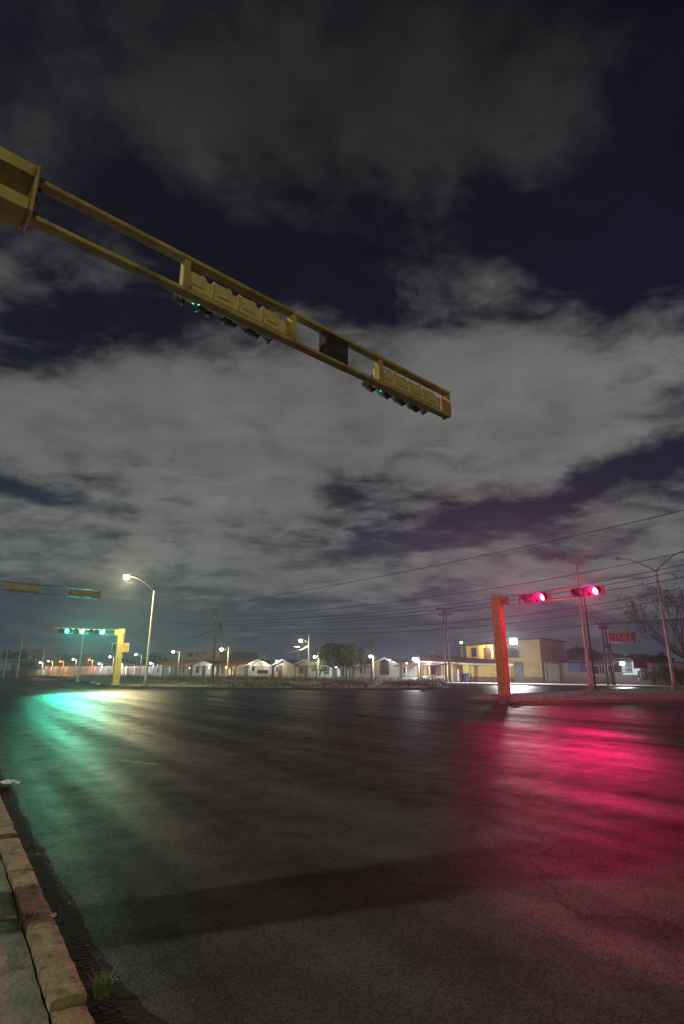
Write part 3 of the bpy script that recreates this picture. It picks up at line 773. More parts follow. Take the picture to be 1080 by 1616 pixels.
def house(label, px0, px1, back, d, eave_py, ridge_py, kind, wall, roof, wins=(), doors=(), porch=0.0, fascia=False, plinth=None, name='house', z0=0.0):
    p0, p1 = row(px0, back), row(px1, back); w = (p1 - p0).length; mid = (p0 + p1) / 2; pm = (px0 + px1) / 2
    ze = max(2.2, zat(pm, eave_py, mid.y)); zr = zat(pm, ridge_py, mid.y + (d * .35 if kind != 'front' else 0))
    t_ = thing(name, label, 'house', p0, RANG)
    m = MB()
    if kind == 'front':
        m.prism([(0, -.1), (w, -.1), (w, ze), (w / 2, zr - .02), (0, ze)], 0, d, 'y')
    elif kind == 'side':
        m.prism([(0, -.1), (d, -.1), (d, ze), (d / 2, zr - .02), (0, ze)], 0, w, 'x')
    else:
        m.box((w / 2, d / 2, ze / 2 - .05), (w, d, ze + .1))
    obj('wall', m, wall, t_)
    if kind in ('front', 'side'): obj('roof', gable_roof(w, d, ze, zr, .45, kind == 'front'), roof, t_)
    elif kind == 'hip': obj('roof', hip_roof(w, d, ze + .01, zr), roof, t_)
    else:
        m = MB(); m.box((w / 2, d / 2, ze + .09), (w + .3, d + .3, .18)); obj('roof', m, roof, t_)
    if fascia and kind == 'front':
        m = MB(); o = .45; zo = ze - o * (zr - ze) / (w / 2)
        for s in (-1, 1):
            m.slab([(w / 2 + s * (w / 2 + o), -o - .04, zo - .12), (w / 2, -o - .04, zr - .12), (w / 2, -o - .04, zr + .10), (w / 2 + s * (w / 2 + o), -o - .04, zo + .10)][::s], .035)
        obj('fascia', m, white_trim, t_)
    if plinth:
        m = MB(); m.box((w / 2, -.02, .35), (w + .02, .06, .9)); obj('plinth', m, plinth, t_)
    for wn in wins:
        fx, zc, ww, hh = wn[:4]; window(t_, fx * w, zc, ww, hh, 0, wn[4] if len(wn) > 4 else None, wn[5] if len(wn) > 5 else None, wn[6] if len(wn) > 6 else 0)
    for (fx, ww, hh, mt) in doors: door(t_, fx * w, ww, hh, 0, mt)
    if porch:
        m = MB(); m.slab([(-.3, -porch, ze - .35), (w + .3, -porch, ze - .35), (w + .3, -.02, ze - .02), (-.3, -.02, ze - .02)], .1); obj('porch_roof', m, roof, t_)
        for k in range(3):
            m = MB(); m.box((w * (.03 + .47 * k), -porch + .2, (ze - .37) / 2), (.2, .2, ze - .36)); obj('porch_post', m, wall, t_)
    return t_
LITW = E('lit window warm', (1.0, .86, .5), .55); LITG = E('lit window greenish', (.85, 1.0, .6), .35); LITC = E('lit window cool', (.8, .92, 1.0), .7)

house('low cream house under an orange tile roof, leftmost of the row', 256, 300, 4, 8, 1048, 1042, 'side', cream_wall, tile_orange, [(.25, 1.5, 1.4, 1.2, LITC), (.75, 1.5, 1.2, 1.2)], [(.5, 1.0, 2.1, darkmetal)], 2.0)
house('dim brown roofed house between the two orange roofed houses', 302, 342, 4, 8, 1049, 1042, 'front', grey_wall, tile_dark, [(.25, 1.5, 1.3, 1.3, None, None, 4), (.75, 1.5, 1.2, 1.2, LITC)], [(.5, 1.0, 2.1, darkmetal)])
house('orange tiled house with lit greenish window behind the lamp pole', 344, 387, 4, 9, 1049, 1041.5, 'side', cream_wall, tile_orange, [(.2, 1.5, 1.2, 1.6), (.82, 1.5, 2.0, 1.6, LITG, None, 3)], [(.45, 1.0, 2.2, white_trim), (.62, .7, 2.1, darkmetal)], 1.8)
house('white gabled house with bright eaves and a low dark window', 390, 430, 4, 9, 1050, 1041.5, 'front', white_wall, tile_dark, [(.62, 1.2, 2.6, .6, None, darkmetal), (.25, 1.7, 1.0, 1.1)], [], 0, True)
house('ochre walled house with blank front beside the violet white lamp', 433, 464, 3, 9, 1049, 1041, 'front', tan_wall, tile_dark, [(.15, 1.6, .6, 1.0)], [(.30, .9, 2.1, rustmetal)], 0, True)
house('grey gabled house behind the pale concrete lamp pole', 466, 500, 4, 9, 1049, 1041.5, 'front', grey_wall, tile_dark, [(.3, 1.5, 1.1, 1.2, None, None, 3), (.78, 1.6, 1.2, 1.3, LITG)], [(.55, .9, 2.1, rustmetal)], 0, True)
house('white house glimpsed below the dense round tree', 503, 545, 5, 9, 1049, 1043, 'side', white_wall, tile_dark, [(.3, 1.4, 1.3, 1.2)], [(.62, .9, 2.1, darkmetal)])
house('small white lit house right of the tree, dark door', 547, 584, 4, 9, 1050, 1044, 'side', white_wall, tile_grey, [(.72, 1.5, 1.2, 1.2)], [(.22, 1.0, 2.3, M('dark green door paint', (.02, .05, .035), .5))], 1.6)
house('grey white gabled house with dark window left of the floodlight', 590, 632, 4, 9, 1048, 1038.5, 'front', grey_wall, tile_red, [(.42, 1.9, 1.5, 2.2, None, rustmetal, 3)], [(.8, 1.0, 2.1, white_trim)], 0, True)
house('white fronted house with shutter door behind the floodlight', 634, 667, 4, 9, 1048, 1037, 'side', white_wall, tile_red, [(.2, 1.6, .9, 1.2)], [(.66, 2.3, 2.2, M('pale shutter door', (.45, .45, .52), .7, .1, 2))], 1.5)
house('yellow porched house with red tile roof and blue window', 669, 712, 3, 8, 1046, 1037, 'side', yel_wall, tile_red, [(.28, 1.7, 1.1, 1.6, None, blue_gate, 3), (.78, 1.6, 1.0, 1.5, LITW)], [(.55, .95, 2.2, rustmetal)], 2.0)

# two-storey yellow house
p0, p1 = row(712, 1.0), row(857, 1.0); W = (p1 - p0).length
yh = thing('two_storey_house', 'yellow two-storey house with lit balcony and long sloping tiled roof', 'house', p0, RANG)
def lx(px, y=0.0):      # local x where the picture column meets the facade
    p = row(px, 1.0 + y); return (p - p0).dot(RU)
def lz(px, py, y=0.0): return zat(px, py, row(px, 1.0 + y).y)
z1 = lz(790, 1049); zt = lz(830, 1010)
xg, xw = lx(742), lx(741.5)
m = MB(); m.box(((xg + lx(800)) / 2, 4, z1 / 2), (lx(800) - xg, 8, z1)); obj('ground_floor_wall', m, yel_wall, yh)
m = MB(); m.box(((lx(800) + W) / 2, 3.96, zt / 2), (W - lx(800) - .01, 8, zt)); obj('tower_wall', m, paleyel_wall, yh)
m = MB(); m.box(((xg + W) / 2, -.03, .36), (W - xg + .02, .08, .72)); obj('plinth', m, brown_wall, yh)
m = MB(); m.box((xg / 2, 5.5, 1.4), (xg - .02, 4.8, 2.9)); obj('garage_wall', m, yel_wall, yh)
# balcony storey set back
xb0, xb1 = lx(727, 2.0), lx(799)
m = MB(); m.box(((xb0 + xb1) / 2, 6.0, (z1 + zt) / 2 - .1), (xb1 - xb0, 4.0, zt - z1 - .3)); obj('upper_wall', m, yel_wall, yh)
m = MB(); m.box(((xb0 + xb1) / 2, 4.2, zt - .18), (xb1 - xb0 + .4, 7.6, .16)); obj('balcony_roof', m, tile_dark, yh)
m = MB(); m.box(((xb0 + xb1) / 2, 2.4, z1 + .42), (xb1 - xb0, .12, .65)); obj('balcony_wall', m, white_wall, yh)
for k in range(4):
    m = MB(); m.box((xb0 + .1 + (xb1 - xb0 - .3) * k / 3, 2.5, (z1 + zt) / 2 - .13), (.16, .16, zt - z1 - .27)); obj('balcony_post', m, yel_wall, yh)
window(yh, xb0 + (xb1 - xb0) * .17, z1 + 1.55, 1.1, 1.2, 4.0, None, white_trim, 2)
door(yh, xb0 + (xb1 - xb0) * .42, .95, 2.1, 4.0, rustmetal, z1)
window(yh, xb0 + (xb1 - xb0) * .68, z1 + 1.5, 1.0, 1.7, 4.0, blue_gate, blue_win)
window(yh, lx(812) + .0, z1 + 1.3, 1.6, 1.2, -.04, None, M('tan shutter', (.35, .3, .2), .7))
door(yh, lx(820), 1.0, 2.25, -.06, M('grey steel door', (.16, .17, .17), .5, .15, 4), .12)
m = MB(); m.box(((lx(800) + W) / 2, 3.9, zt + .08), (W - lx(800) + .5, 8.6, .16)); obj('tower_roof', m, tile_dark, yh)
# long tiled lean-to roof over the front
m = MB(); xr0, xr1 = lx(664), lx(818)
zl0, zr0, zl1, zr1 = zat(664, 1044, row(664, -.3).y), zat(818, 1050.5, row(818, -.3).y), zat(664, 1034.5, row(664, 3.3).y), zat(818, 1047, row(818, 3.3).y)
m.slab([(xr0, -1.3, zl0), (xr1, -1.3, zr0), (xr1, 2.3, zr1), (xr0, 2.3, zl1)], .12); obj('lean_to_roof', m, tile_red, yh)
m = MB(); m.slab([(xr0, -1.36, zl0 - .10), (xr1, -1.36, zr0 - .10), (xr1, -1.36, zr0 + .09), (xr0, -1.36, zl0 + .09)], .05); obj('fascia', m, white_trim, yh)
# carport posts, blue gate
for px in (713, 728):
    m = MB(); m.box((lx(px), -.6, (z1 - .5) / 2), (.24, .24, z1 - .5)); obj('porch_post', m, yel_wall, yh)
gt = thing('sliding_gate', 'dark blue barred gate closing the carport of the yellow house', 'gate', row(716, .8), RANG)
gw = (row(741, .8) - row(716, .8)).length
m = MB(); m.box((gw / 2, 0, .55), (gw, .04, 1.0)); m.box((gw / 2, 0, 2.4), (gw, .06, .08)); m.box((gw / 2, 0, 1.1), (gw, .06, .08)); obj('frame', m, blue_gate, gt)
m = MB()
for i in range(int(gw / .16)): m.box((.08 + i * .16, 0, 1.75), (.035, .035, 1.3))
obj('bars', m, blue_gate, gt)
wall_light('very bright floodlight on the upper wall of the yellow house', frame(p0, RANG, lx(815, -.6), -.6, zat(815, 1012, row(815, .4).y)), (.97, .98, .93), 480, .6, 60.0)
wall_light('small white light at the balcony corner of the yellow house', frame(p0, RANG, lx(732, 1.5) - .2, 1.8, lz(733, 1013)), COOL, 40, .22, 20.0)
wl = wall_light('warm light inside the balcony of the yellow house', frame(p0, RANG, xb0 + (xb1 - xb0) * .5, 2.75, zt - .5), (1, .82, .4), 26, .16, 12.0, facing=RANG + math.pi)
wall_light('warm light in the carport behind the blue gate', frame(p0, RANG, lx(705), .6, z1 - .8), (1, .85, .45), 26, .14, 12.0, facing=RANG + math.pi)
for px, py, back, c, it, lab in ((678, 1047, 1.4, (1, .84, .45), 16, 'warm porch light on the yellow porched house'), (436, 1043.5, 2.4, VIO, 20, 'violet white flood on the ochre walled house'), (395, 1048, 3.4, NEUT, 9, 'left porch light under the bright white gable'),
                           (417, 1048, 3.4, NEUT, 9, 'right porch light under the bright white gable'), (330, 1053, 3.4, NEUT, 14, 'small porch light on the dim brown roofed house'), (357, 1053, 3.2, WARM, 14, 'warm porch light on the orange tiled house'),
                           (299, 1054, 2.0, COOL, 10, 'cool porch light at the cream house'), (556, 1049, 3.2, (.85, 1, .93), 26, 'greenish white porch light right of the dense tree'), (530, 1052, 3.6, COOL, 18, 'white wall light showing under the dense tree'),
                           (500, 1047, 2.5, (.6, 1, .85), 16, 'small turquoise light at the tree edge'), (643, 1047, 2.0, COOL, 10, 'cool porch light behind the floodlight post'), (616, 1042, 3.0, COOL, 6, 'small white light under the grey white gable')):
    p = row(px, back); p.z = zat(px, py, p.y); wall_light(lab, p, c, it * 1.3, .26 if it > 12 else .16, 20.0, 'porch_light')

# right-hand houses
house('low white house with sheet metal gate and blue shutters', 886, 962, 1, 8, 1050, 1042, 'side', white_wall, tile_dark, [(.34, 1.9, 1.6, 1.2, blue_win, blue_win), (.55, 1.9, 1.3, 1.2, blue_win, blue_win), (.78, 1.7, .9, 1.3), (.9, 1.7, .9, 1.3)], [], 0, False, pink_wall)
m = MB(); w_ = (row(886, 1) - row(860, 1)).length; m.box((w_ / 2, .1, 1.15), (w_, .2, 2.3)); gwl = tag(obj('boundary_wall', m, pink_wall, None, row(860, 1), RANG), 'dusky boundary wall joining the yellow house to the sheet metal gate', 'wall')
t_ = thing('yard_gate', 'grey corrugated metal gate between yellow house and blue shutters', 'gate', row(864, .7), RANG); gw = (row(885, .7) - row(864, .7)).length
m = MB()
for i in range(int(gw / .14)): m.box((.07 + i * .14, (i % 2) * .03, 1.1), (.139, .03, 1.95))
obj('sheet', m, sheet_metal, t_)
m = MB(); m.box((0, .02, 1.15), (.1, .1, 2.3)); m.box((gw, .02, 1.15), (.1, .1, 2.3)); m.box((gw / 2, .02, 2.12), (gw - .11, .08, .08)); obj('frame', m, rustmetal, t_)
house('white shop-like house with large lit windows behind the red signs', 964, 1012, 1, 8, 1049, 1046, 'flat', white_wall, white_trim, [(.28, 1.9, 2.6, 1.4, None, white_trim), (.75, 1.7, 2.0, 1.5, LITC, white_trim)], [])
p = row(985, .3); p.z = zat(985, 1047, p.y); wall_light('cool strip light on the white shop-like house', p, COOL, 60, .3, 20.0)
m = MB(); w_ = (row(1130, 1) - row(1013, 1)).length; m.box((w_ / 2, .1, 1.0), (w_, .2, 2.1)); m.box((w_ / 2, .1, 2.09), (w_ + .1, .3, .08)); tag(obj('boundary_wall', m, white_wall, None, row(1013, 1), RANG), 'long white boundary wall with bushes at the right edge', 'wall')
m = MB(); w_ = (row(966, -1) - row(925, -1)).length
m.slab([(0, 0, 0), (w_, 0, 0), (w_, 2.0, .45), (0, 2.0, .45)], .08); aw = tag(obj('awning', m, white_trim, None, row(925, -1) + Vector((0, 0, zat(945, 1051, row(945, -1).y))), RANG), 'pale awning slanting over the white house with blue shutters', 'awning')
for lab, a_, b_, back, d_, ev, rd, rf in (('dark hip roofed house behind the blue shutter house', 872, 935, 16, 12, 1041, 1022, tile_dark), ('dark hip roofed house farther right behind the lamp post', 925, 985, 18, 10, 1043, 1030, tile_dark), ('red roofed house peeping over the long white wall', 985, 1085, 8, 8, 1050, 1044, tile_red)):
    house(lab, a_, b_, back, d_, ev, rd, 'hip', pink_wall, rf, [(.3, 2.2, 1.3, 1.2), (.7, 2.2, 1.3, 1.2)])
house('wide pale flat building behind the orange roofs', 262, 345, 24, 12, 1031, 1030, 'flat', grey_wall, concrete, [(.46, 5.2, 2.2, 1.2), (.60, 5.4, 1.3, .8), (.7, 5.4, 1.3, .8)], [], name='flat_roofed_building')
house('pale flat building dim behind the far left lamps', 126, 172, 26, 12, 1034, 1033, 'flat', grey_wall, concrete, [(.3, 5.5, 2, 1.2), (.7, 5.5, 2, 1.2)], [], name='flat_roofed_building')
house('low house with dark roof right of the yellow post', 222, 256, 5, 8, 1050, 1045, 'side', grey_wall, tile_dark, [(.4, 1.5, 1.4, 1.2, LITC), (.8, 1.5, 1, 1.2)], [])
house('low white house beyond the railings left of the yellow post', 120, 176, 7, 8, 1051, 1047, 'side', white_wall, tile_dark, [(.3, 1.5, 1.5, 1.2), (.7, 1.5, 1.5, 1.2, LITC)], [(.5, 1, 2.1, darkmetal)])
house('low cream house beyond the far left railings lit orange', 70, 118, 7, 8, 1052, 1048, 'side', cream_wall, tile_orange, [(.3, 1.5, 1.5, 1.2), (.7, 1.5, 1.5, 1.2, LITW)], [(.5, 1, 2.1, darkmetal)])

# fences
def fence(label, px0, px1, back, h, mat, post_step=2.6, picket=.17, base=.35, basemat=None):
    p0_, p1_ = row(px0, back), row(px1, back); w = (p1_ - p0_).length
    t_ = thing('railing_fence', label, 'fence', p0_, RANG)
    m = MB(); m.box((w / 2, 0, base / 2), (w, .16, base)); obj('base_wall', m, basemat or grey_wall, t_)
    m = MB(); m.box((w / 2, 0, h - .08), (w, .05, .06)); m.box((w / 2, 0, base + .12), (w, .05, .05)); obj('rail', m, mat, t_)
    m = MB(); n = int(w / picket)
    for i in range(n): m.box((.05 + i * picket, .0, (h + base) / 2 + .02), (.028, .028, h - base))
    obj('pickets', m, mat, t_)
    k = max(2, int(w / post_step) + 1)
    for i in range(k):
        m = MB(); m.box((w * i / (k - 1), .01, h / 2 + .04), (.15, .15, h + .08)); m.box((w * i / (k - 1), .01, h + .10), (.2, .2, .05)); obj('post', m, mat, t_)
    return t_
fence('white railings beyond the low cream wall at far left', 70, 118, 0, 2.2, white_trim)
fence('white railings between the slim grey pole and the yellow post', 120, 180, 0, 2.2, white_trim)
fence('pale railings between yellow post and the cream house', 186, 254, 0, 2.1, steel_paint)
fence('dark railings before the low cream house', 256, 300, 0, 2.1, darkmetal)
fence('dark railings before the dim brown roofed house', 302, 342, 0, 2.1, darkmetal)
fence('dark railings before the orange tiled house with the lit window', 344, 387, 0, 2.0, darkmetal)
fence('dark railings before the white gabled house', 390, 430, 0, 2.0, darkmetal, 4)
fence('brown railings before the grey gabled house', 466, 500, 0, 2.1, rustmetal)
fence('pale railings with thick posts below the dense tree', 503, 545, 0, 2.1, white_trim, 3.4, .4)
fence('dark railings before the small white lit house', 547, 586, 0, 2.2, darkmetal, 3.2)
fence('reddish railings before the grey white gabled house', 590, 632, -1, 2.3, rustmetal, 3.4, .3, .5, brown_wall)
fence('reddish railings before the shutter-door house', 634, 664, -1, 2.3, rustmetal, 3.0, .3, .6, grey_wall)
fence('dark red railings before the yellow porched house', 667, 711, -1, 2.3, rustmetal, 3.0, .35, .8, brown_wall)
m = MB(); w_ = (row(70, -1) - row(40, -1)).length; m.box((w_ / 2, 0, .75), (w_, .25, 1.5)); m.box((w_ / 2, 0, 1.53), (w_ + .1, .35, .08)); tag(obj('boundary_wall', m, cream_wall, None, row(40, -1), RANG), 'low cream wall at the far left below the billboard', 'wall')

# far left: billboard, canopy, poles
Yb = 185
t_ = thing('billboard', 'blank pale billboard on legs among the far left trees', 'billboard', (xat(53, Yb), Yb, 0), 0)
bw = xat(61.5, Yb) - xat(44, Yb); zb0, zb1 = zat(53, 1040, Yb), zat(53, 1026, Yb)
m = MB(); m.box((0, 0, (zb0 + zb1) / 2), (bw, .25, zb1 - zb0)); obj('panel', m, M('pale billboard sheet', (.5, .5, .48), .8, .1, .3), t_)
for s in (-.3, .3):
    m = MB(); m.tube([(s * bw, .2, 0), (s * bw, .2, zb0 + .3)], .2, 8); obj('leg', m, darkmetal, t_)
Yc = 160
t_ = thing('filling_station_canopy', 'flat white lit canopy on posts at the far left edge', 'canopy', (xat(4, Yc), Yc, 0), 0)
z0_ = zat(10, 1044, Yc); z1_ = zat(10, 1039.5, Yc)
m = MB(); m.box((0, 0, (z0_ + z1_) / 2), (xat(28, Yc) - xat(-20, Yc), 6, z1_ - z0_)); obj('roof', m, white_trim, t_)
for s in (-1, 1):
    m = MB(); m.box((s * 3, 0, z0_ / 2), (.3, .3, z0_)); obj('post', m, grey_wall, t_)
wall_light('white light under the canopy at the far left edge', Vector((xat(2, Yc), Yc - 3.4, z0_ - .3)), COOL, 60, .5, 20.0, facing=0)
for px, py0, py1, lab in ((5, 1025, 1064, 'thin grey pole at the very left edge'), (26, 1012, 1064, 'tall pale pole before the dark tree at far left'), (38, 1028, 1064, 'thin dark pole left of the billboard'), (63.5, 1026, 1062, 'slim pole right of the billboard')):
    b = plane(px, 1069); plain_pole(lab, b, zat(px + 4, py0, b.y), .16, .1, steel_paint if px != 38 else darkmetal)
t_ = thing('blue_sign', 'dark blue rectangular sign right of the tall lit street lamp', 'sign', row(247, -2), RANG)
zs0, zs1 = zat(246, 1046, row(247, -2).y), zat(246, 1038, row(247, -2).y)
m = MB(); m.box((0, 0, (zs0 + zs1) / 2), (1.0, .12, zs1 - zs0)); obj('panel', m, M('dark blue sign paint', (.02, .04, .10), .5), t_, bevel=.02)
m = MB(); m.tube([(0, .1, 0), (0, .1, zs1)], .06, 8); obj('post', m, galv, t_)

# red signs on posts
bsn = row(969.5, -2.5); bsn.z = .12; Ys = bsn.y
t_ = thing('lettered_sign', 'red sign with faded letters on a tall post beside the twin utility pole', 'sign', bsn, R(-12))
za, zb = zat(985, 1013.5, Ys), zat(985, 999.5, Ys); sw = xat(1007, Ys) - xat(967, Ys)
m = MB(); m.tube([(0, .08, -.1), (0, .08, zb - .1)], .075, 10); obj('post', m, rustmetal, t_)
m = MB(); m.box((sw / 2 - .05, 0, (za + zb) / 2 - .12), (sw, .10, zb - za)); pn = obj('panel', m, redsign, t_, bevel=.02)
fc = bpy.data.curves.new('sign_lettering', 'FONT'); fc.body = 'USRL'; fc.size = (zb - za) * 1.0; fc.extrude = .01; fc.space_character = 1.12
fo = bpy.data.objects.new('sign_tmp', fc); COL.objects.link(fo)
dg = bpy.context.evaluated_depsgraph_get(); me = bpy.data.meshes.new_from_object(fo.evaluated_get(dg)); COL.objects.unlink(fo); bpy.data.objects.remove(fo)
xs_ = [v.co.x for v in me.vertices]; kx = (sw * .86) / (max(xs_) - min(xs_))
for v in me.vertices: v.co.x = (v.co.x - min(xs_)) * kx
me.materials.append(redletter)
lo = bpy.data.objects.new('lettering', me); COL.objects.link(lo); lo.parent = pn; lo.rotation_euler = (R(90), 0, 0); lo.location = (.02 + sw * .03, -.062, za - .12 + (zb - za) * .14)
b = row(1013, -2.5); Y2 = b.y; b.z = .12
t_ = thing('plain_red_sign', 'plain dark red square sign before the white shop-like house', 'sign', b, R(-12))
m = MB(); m.tube([(0, .08, -.1), (0, .08, zat(1012, 1043, Y2))], .06, 8); obj('post', m, white_trim, t_)
m = MB(); m.box((0, 0, (zat(1012, 1057, Y2) + zat(1012, 1043, Y2)) / 2), (xat(1022, Y2) - xat(1002, Y2), .08, zat(1012, 1043, Y2) - zat(1012, 1057, Y2))); obj('panel', m, M('dark red panel', (.16, .008, .015), .6), t_, bevel=.015)

# rooftop bits
def antenna(label, px, py0, py1, back):
    p = row(px, back); z0_, z1_ = zat(px, py0, p.y), zat(px, py1, p.y); p.z = z0_
    m = MB(); m.tube([(0, 0, -.6), (0, 0, z1_ - z0_)], .035, 6)
    for k in range(4): m.box((0, 0, z1_ - z0_ - .12 - .16 * k), (1.0 - .18 * k, .03, .03))
    tag(obj('roof_antenna', m, galv, None, p, RANG), label, 'antenna')
antenna('thin aerial on the dark roof right of the yellow house', 897, 1045, 1030, 5)
antenna('small aerial on the dark roof near the three-armed lamp post', 918, 1047, 1033, 5)
antenna('aerial above the red tile roof behind the floodlight', 684, 1037, 1026, 8)
antenna('small aerial over the white gable', 418, 1043, 1033, 8)
antenna('aerial rising over the dark roofs left of the pale concrete pole', 470, 1043, 1028, 8)
b = row(1, 0)
t_ = thing('water_tank', 'blue water tank on a roof behind the white shop-like house', 'water tank', row(991, 7), 0)
zt_ = zat(991, 1042, t_.location.y); m = MB(); m.tube([(0, 0, zt_ - .75), (0, 0, zt_ + .1), (0, 0, zt_ + .25)], [.75, .75, .4], 16); obj('tank', m, M('blue tank plastic', (.06, .12, .38), .5, .1, 2), t_)
m = MB(); m.box((0, 0, (zt_ - .76) / 2), (1.3, 1.3, zt_ - .77)); obj('stand', m, pink_wall, t_)

# ------------------------------------------------------------------ trees
def leaf_cloud(mb, blobs, n, size, rnd, shell=.55):
    tot = sum(b_[3] * b_[4] * b_[5] for b_ in blobs)
    for b_ in blobs:
        k = int(n * b_[3] * b_[4] * b_[5] / tot)
        for _ in range(k):
            while True:
                v = Vector((rnd.uniform(-1, 1), rnd.uniform(-1, 1), rnd.uniform(-1, 1)))
                if .02 < v.length <= 1: break
            rr = v.length; v = v.normalized() * (rr ** shell) * rnd.uniform(.85, 1.12)
            c = Vector((b_[0] + v.x * b_[3], b_[1] + v.y * b_[4], b_[2] + v.z * b_[5]))
            a_ = Vector((rnd.gauss(0, 1), rnd.gauss(0, 1), rnd.gauss(0, 1))).normalized(); u = a_.orthogonal().normalized(); s = size * rnd.uniform(.6, 1.35); w = a_.cross(u)
            mb.add([c - u * s, c - w * s * .45, c + u * s, c + w * s * .45], [(0, 1, 2, 3)])
def branch(mb, p, d, ln, r, depth, rnd, tips, spread=.55, up=.1, kids=(2, 3)):
    q = p; pts = [p]; rr = [r]; dd = d.copy()
    for k in range(4):
        dd = (dd + Vector((rnd.uniform(-.18, .18), rnd.uniform(-.18, .18), rnd.uniform(-.1, .14)))).normalized(); q = q + dd * ln / 4; pts.append(q); rr.append(r * (1 - .42 * (k + 1) / 4))
    mb.tube(pts, rr, 6 if depth > 1 else 4, False)
    if depth == 0: tips.append(q); return
    for k in range(rnd.randint(*kids)):
        nd_ = (dd + Vector((rnd.uniform(-1, 1), rnd.uniform(-1, 1), rnd.uniform(-.6, .9) + up)) * spread).normalized()
        branch(mb, pts[rnd.randint(2, 4)] if k else q, nd_, ln * rnd.uniform(.6, .85), r * .55, depth - 1, rnd, tips, spread, up, kids)
def tree(label, base, h, wid, n, leaf, seed, trunk_h=.35, size=.25, name='leafy_tree', group=None):
    rnd_ = random.Random(seed); t_ = thing(name, label, 'tree', base, 0, group)
    m = MB(); m.tube([(0, 0, -.1), (.05, .02, h * trunk_h), (.0, .1, h * .6)], [.05 * wid * .6 + .08, .04 * wid * .5 + .06, .05], 8)
    for k in range(6):
        a_ = k * 1.05 + rnd_.random(); m.tube([(0.03, .02, h * trunk_h * .8), (math.cos(a_) * wid * .2, math.sin(a_) * wid * .2, h * .55), (math.cos(a_) * wid * .38, math.sin(a_) * wid * .38, h * .7)], [.09, .06, .03], 5)
    obj('trunk', m, bark, t_)
    bl = []; ch = h * (1 - trunk_h * .8)
    for k in range(24):
        a_ = rnd_.random() * 6.28; r_ = wid * .5 * math.sqrt(rnd_.random()) * .84; s = rnd_.uniform(.09, .21) * wid
        bl.append((math.cos(a_) * r_, math.sin(a_) * r_, h * trunk_h * .85 + ch * rnd_.uniform(.28, .74), s, s, min(s * .8, ch * .26)))
    m = MB(); leaf_cloud(m, bl, n, size, rnd_); obj('crown', m, leaf, t_)
    return t_
pt = row(541, .5); pt.z = 0
hh = zat(541, 1018, pt.y)
tw = (xat(584, pt.y) - xat(501, pt.y))
tree('dense dark round tree in front of the white houses', pt, hh * 1.04, tw, 7500, leaf_dark, 11, .30, .24)
TG = 'dark trees beyond the far left houses'
for i, (px, py, back, w_, lf, lab) in enumerate(((18, 1019, 6, 5.5, leaf_dark, 'dark rounded tree at the far left edge above the canopy'), (52, 1041, 10, 7, leaf_dark, 'low dark tree below the billboard'), (76, 1040, 14, 7, leaf_dark, 'dark tree behind the peach coloured lamp'), (112, 1029, 18, 9, leaf_green, 'broad dark tree behind the slim grey pole, left side'),
                                     (139, 1034, 16, 7, leaf_dark, 'dark tree behind the right red orange lamp'), (168, 1035, 16, 7, leaf_dark, 'dark tree left of the yellow post top'), (203, 1036, 14, 8, leaf_dark, 'dark tree right of the yellow post'),
                                     (247, 1028, 22, 7, leaf_dark, 'dark tree behind the dark blue sign'), (392, 1040, 20, 5, leaf_dark, 'small treetop above the white gabled house'), (1025, 1031, 6, 4.6, leaf_dark, 'dark domed tree above the plain red sign'), (1076, 1043, 3, 3.2, leaf_yel, 'yellowish tree over the white wall at the right edge'))):
    p = row(px, back); p.z = 0; tree(lab, p, zat(px, py, p.y), w_, 1500, lf, 30 + i, .28, .34)
# bushes along the right wall
for i, (px, w_, h_, lab) in enumerate(((1030, 2.6, 1.7, 'green bush against the long white wall, left one'), (1052, 2.4, 1.9, 'green bush against the long white wall, middle one'), (1073, 2.4, 1.8, 'green bush against the long white wall by the lamp post'))):
    p = row(px, -.3); p.z = .1; tree(lab, p, h_, w_, 900, leaf_green, 60 + i, .18, .13, 'bush')
# small tree lit green by the turquoise light
p = row(504, .6); p.z = 0; tree('small bright green shrub at the left foot of the dense tree', p, 3.4, 2.2, 700, leaf_green, 77, .2, .2, 'shrub')
# bare tree at the right edge
rnd_ = random.Random(5); pb_ = atY(1098, 1085, 46); pb_.z = .1
t_ = thing('bare_tree', 'sparse leafless tree spreading in from the right edge', 'tree', pb_)
m = MB(); tips = []
m.tube([(0, 0, -.1), (-.1, .05, 1.2), (-.25, .1, 2.3)], [.22, .18, .15], 8)
for d_, l_ in (((-.9, .1, .55), 2.3), ((-.6, .3, .85), 2.3), ((-.15, -.1, 1), 2.2), ((.5, .2, .8), 2.1), ((-.95, -.2, .30), 2.1), ((-.4, -.3, .95), 2.4)):
    branch(m, Vector((-.25, .1, 2.2)), Vector(d_).normalized(), l_, .085, 4, rnd_, tips, .55, .12)
obj('trunk', m, bark, t_)
m = MB()
for q in tips:
    for _ in range(3):
        c = q + Vector((rnd_.gauss(0, .12), rnd_.gauss(0, .12), rnd_.gauss(0, .12))); a_ = Vector((rnd_.gauss(0, 1), rnd_.gauss(0, 1), rnd_.gauss(0, 1))).normalized(); u = a_.orthogonal(); w = a_.cross(u); s = .07
        m.add([c - u * s, c - w * s * .5, c + u * s, c + w * s * .5], [(0, 1, 2, 3)])
obj('crown', m, leaf_dry, t_)

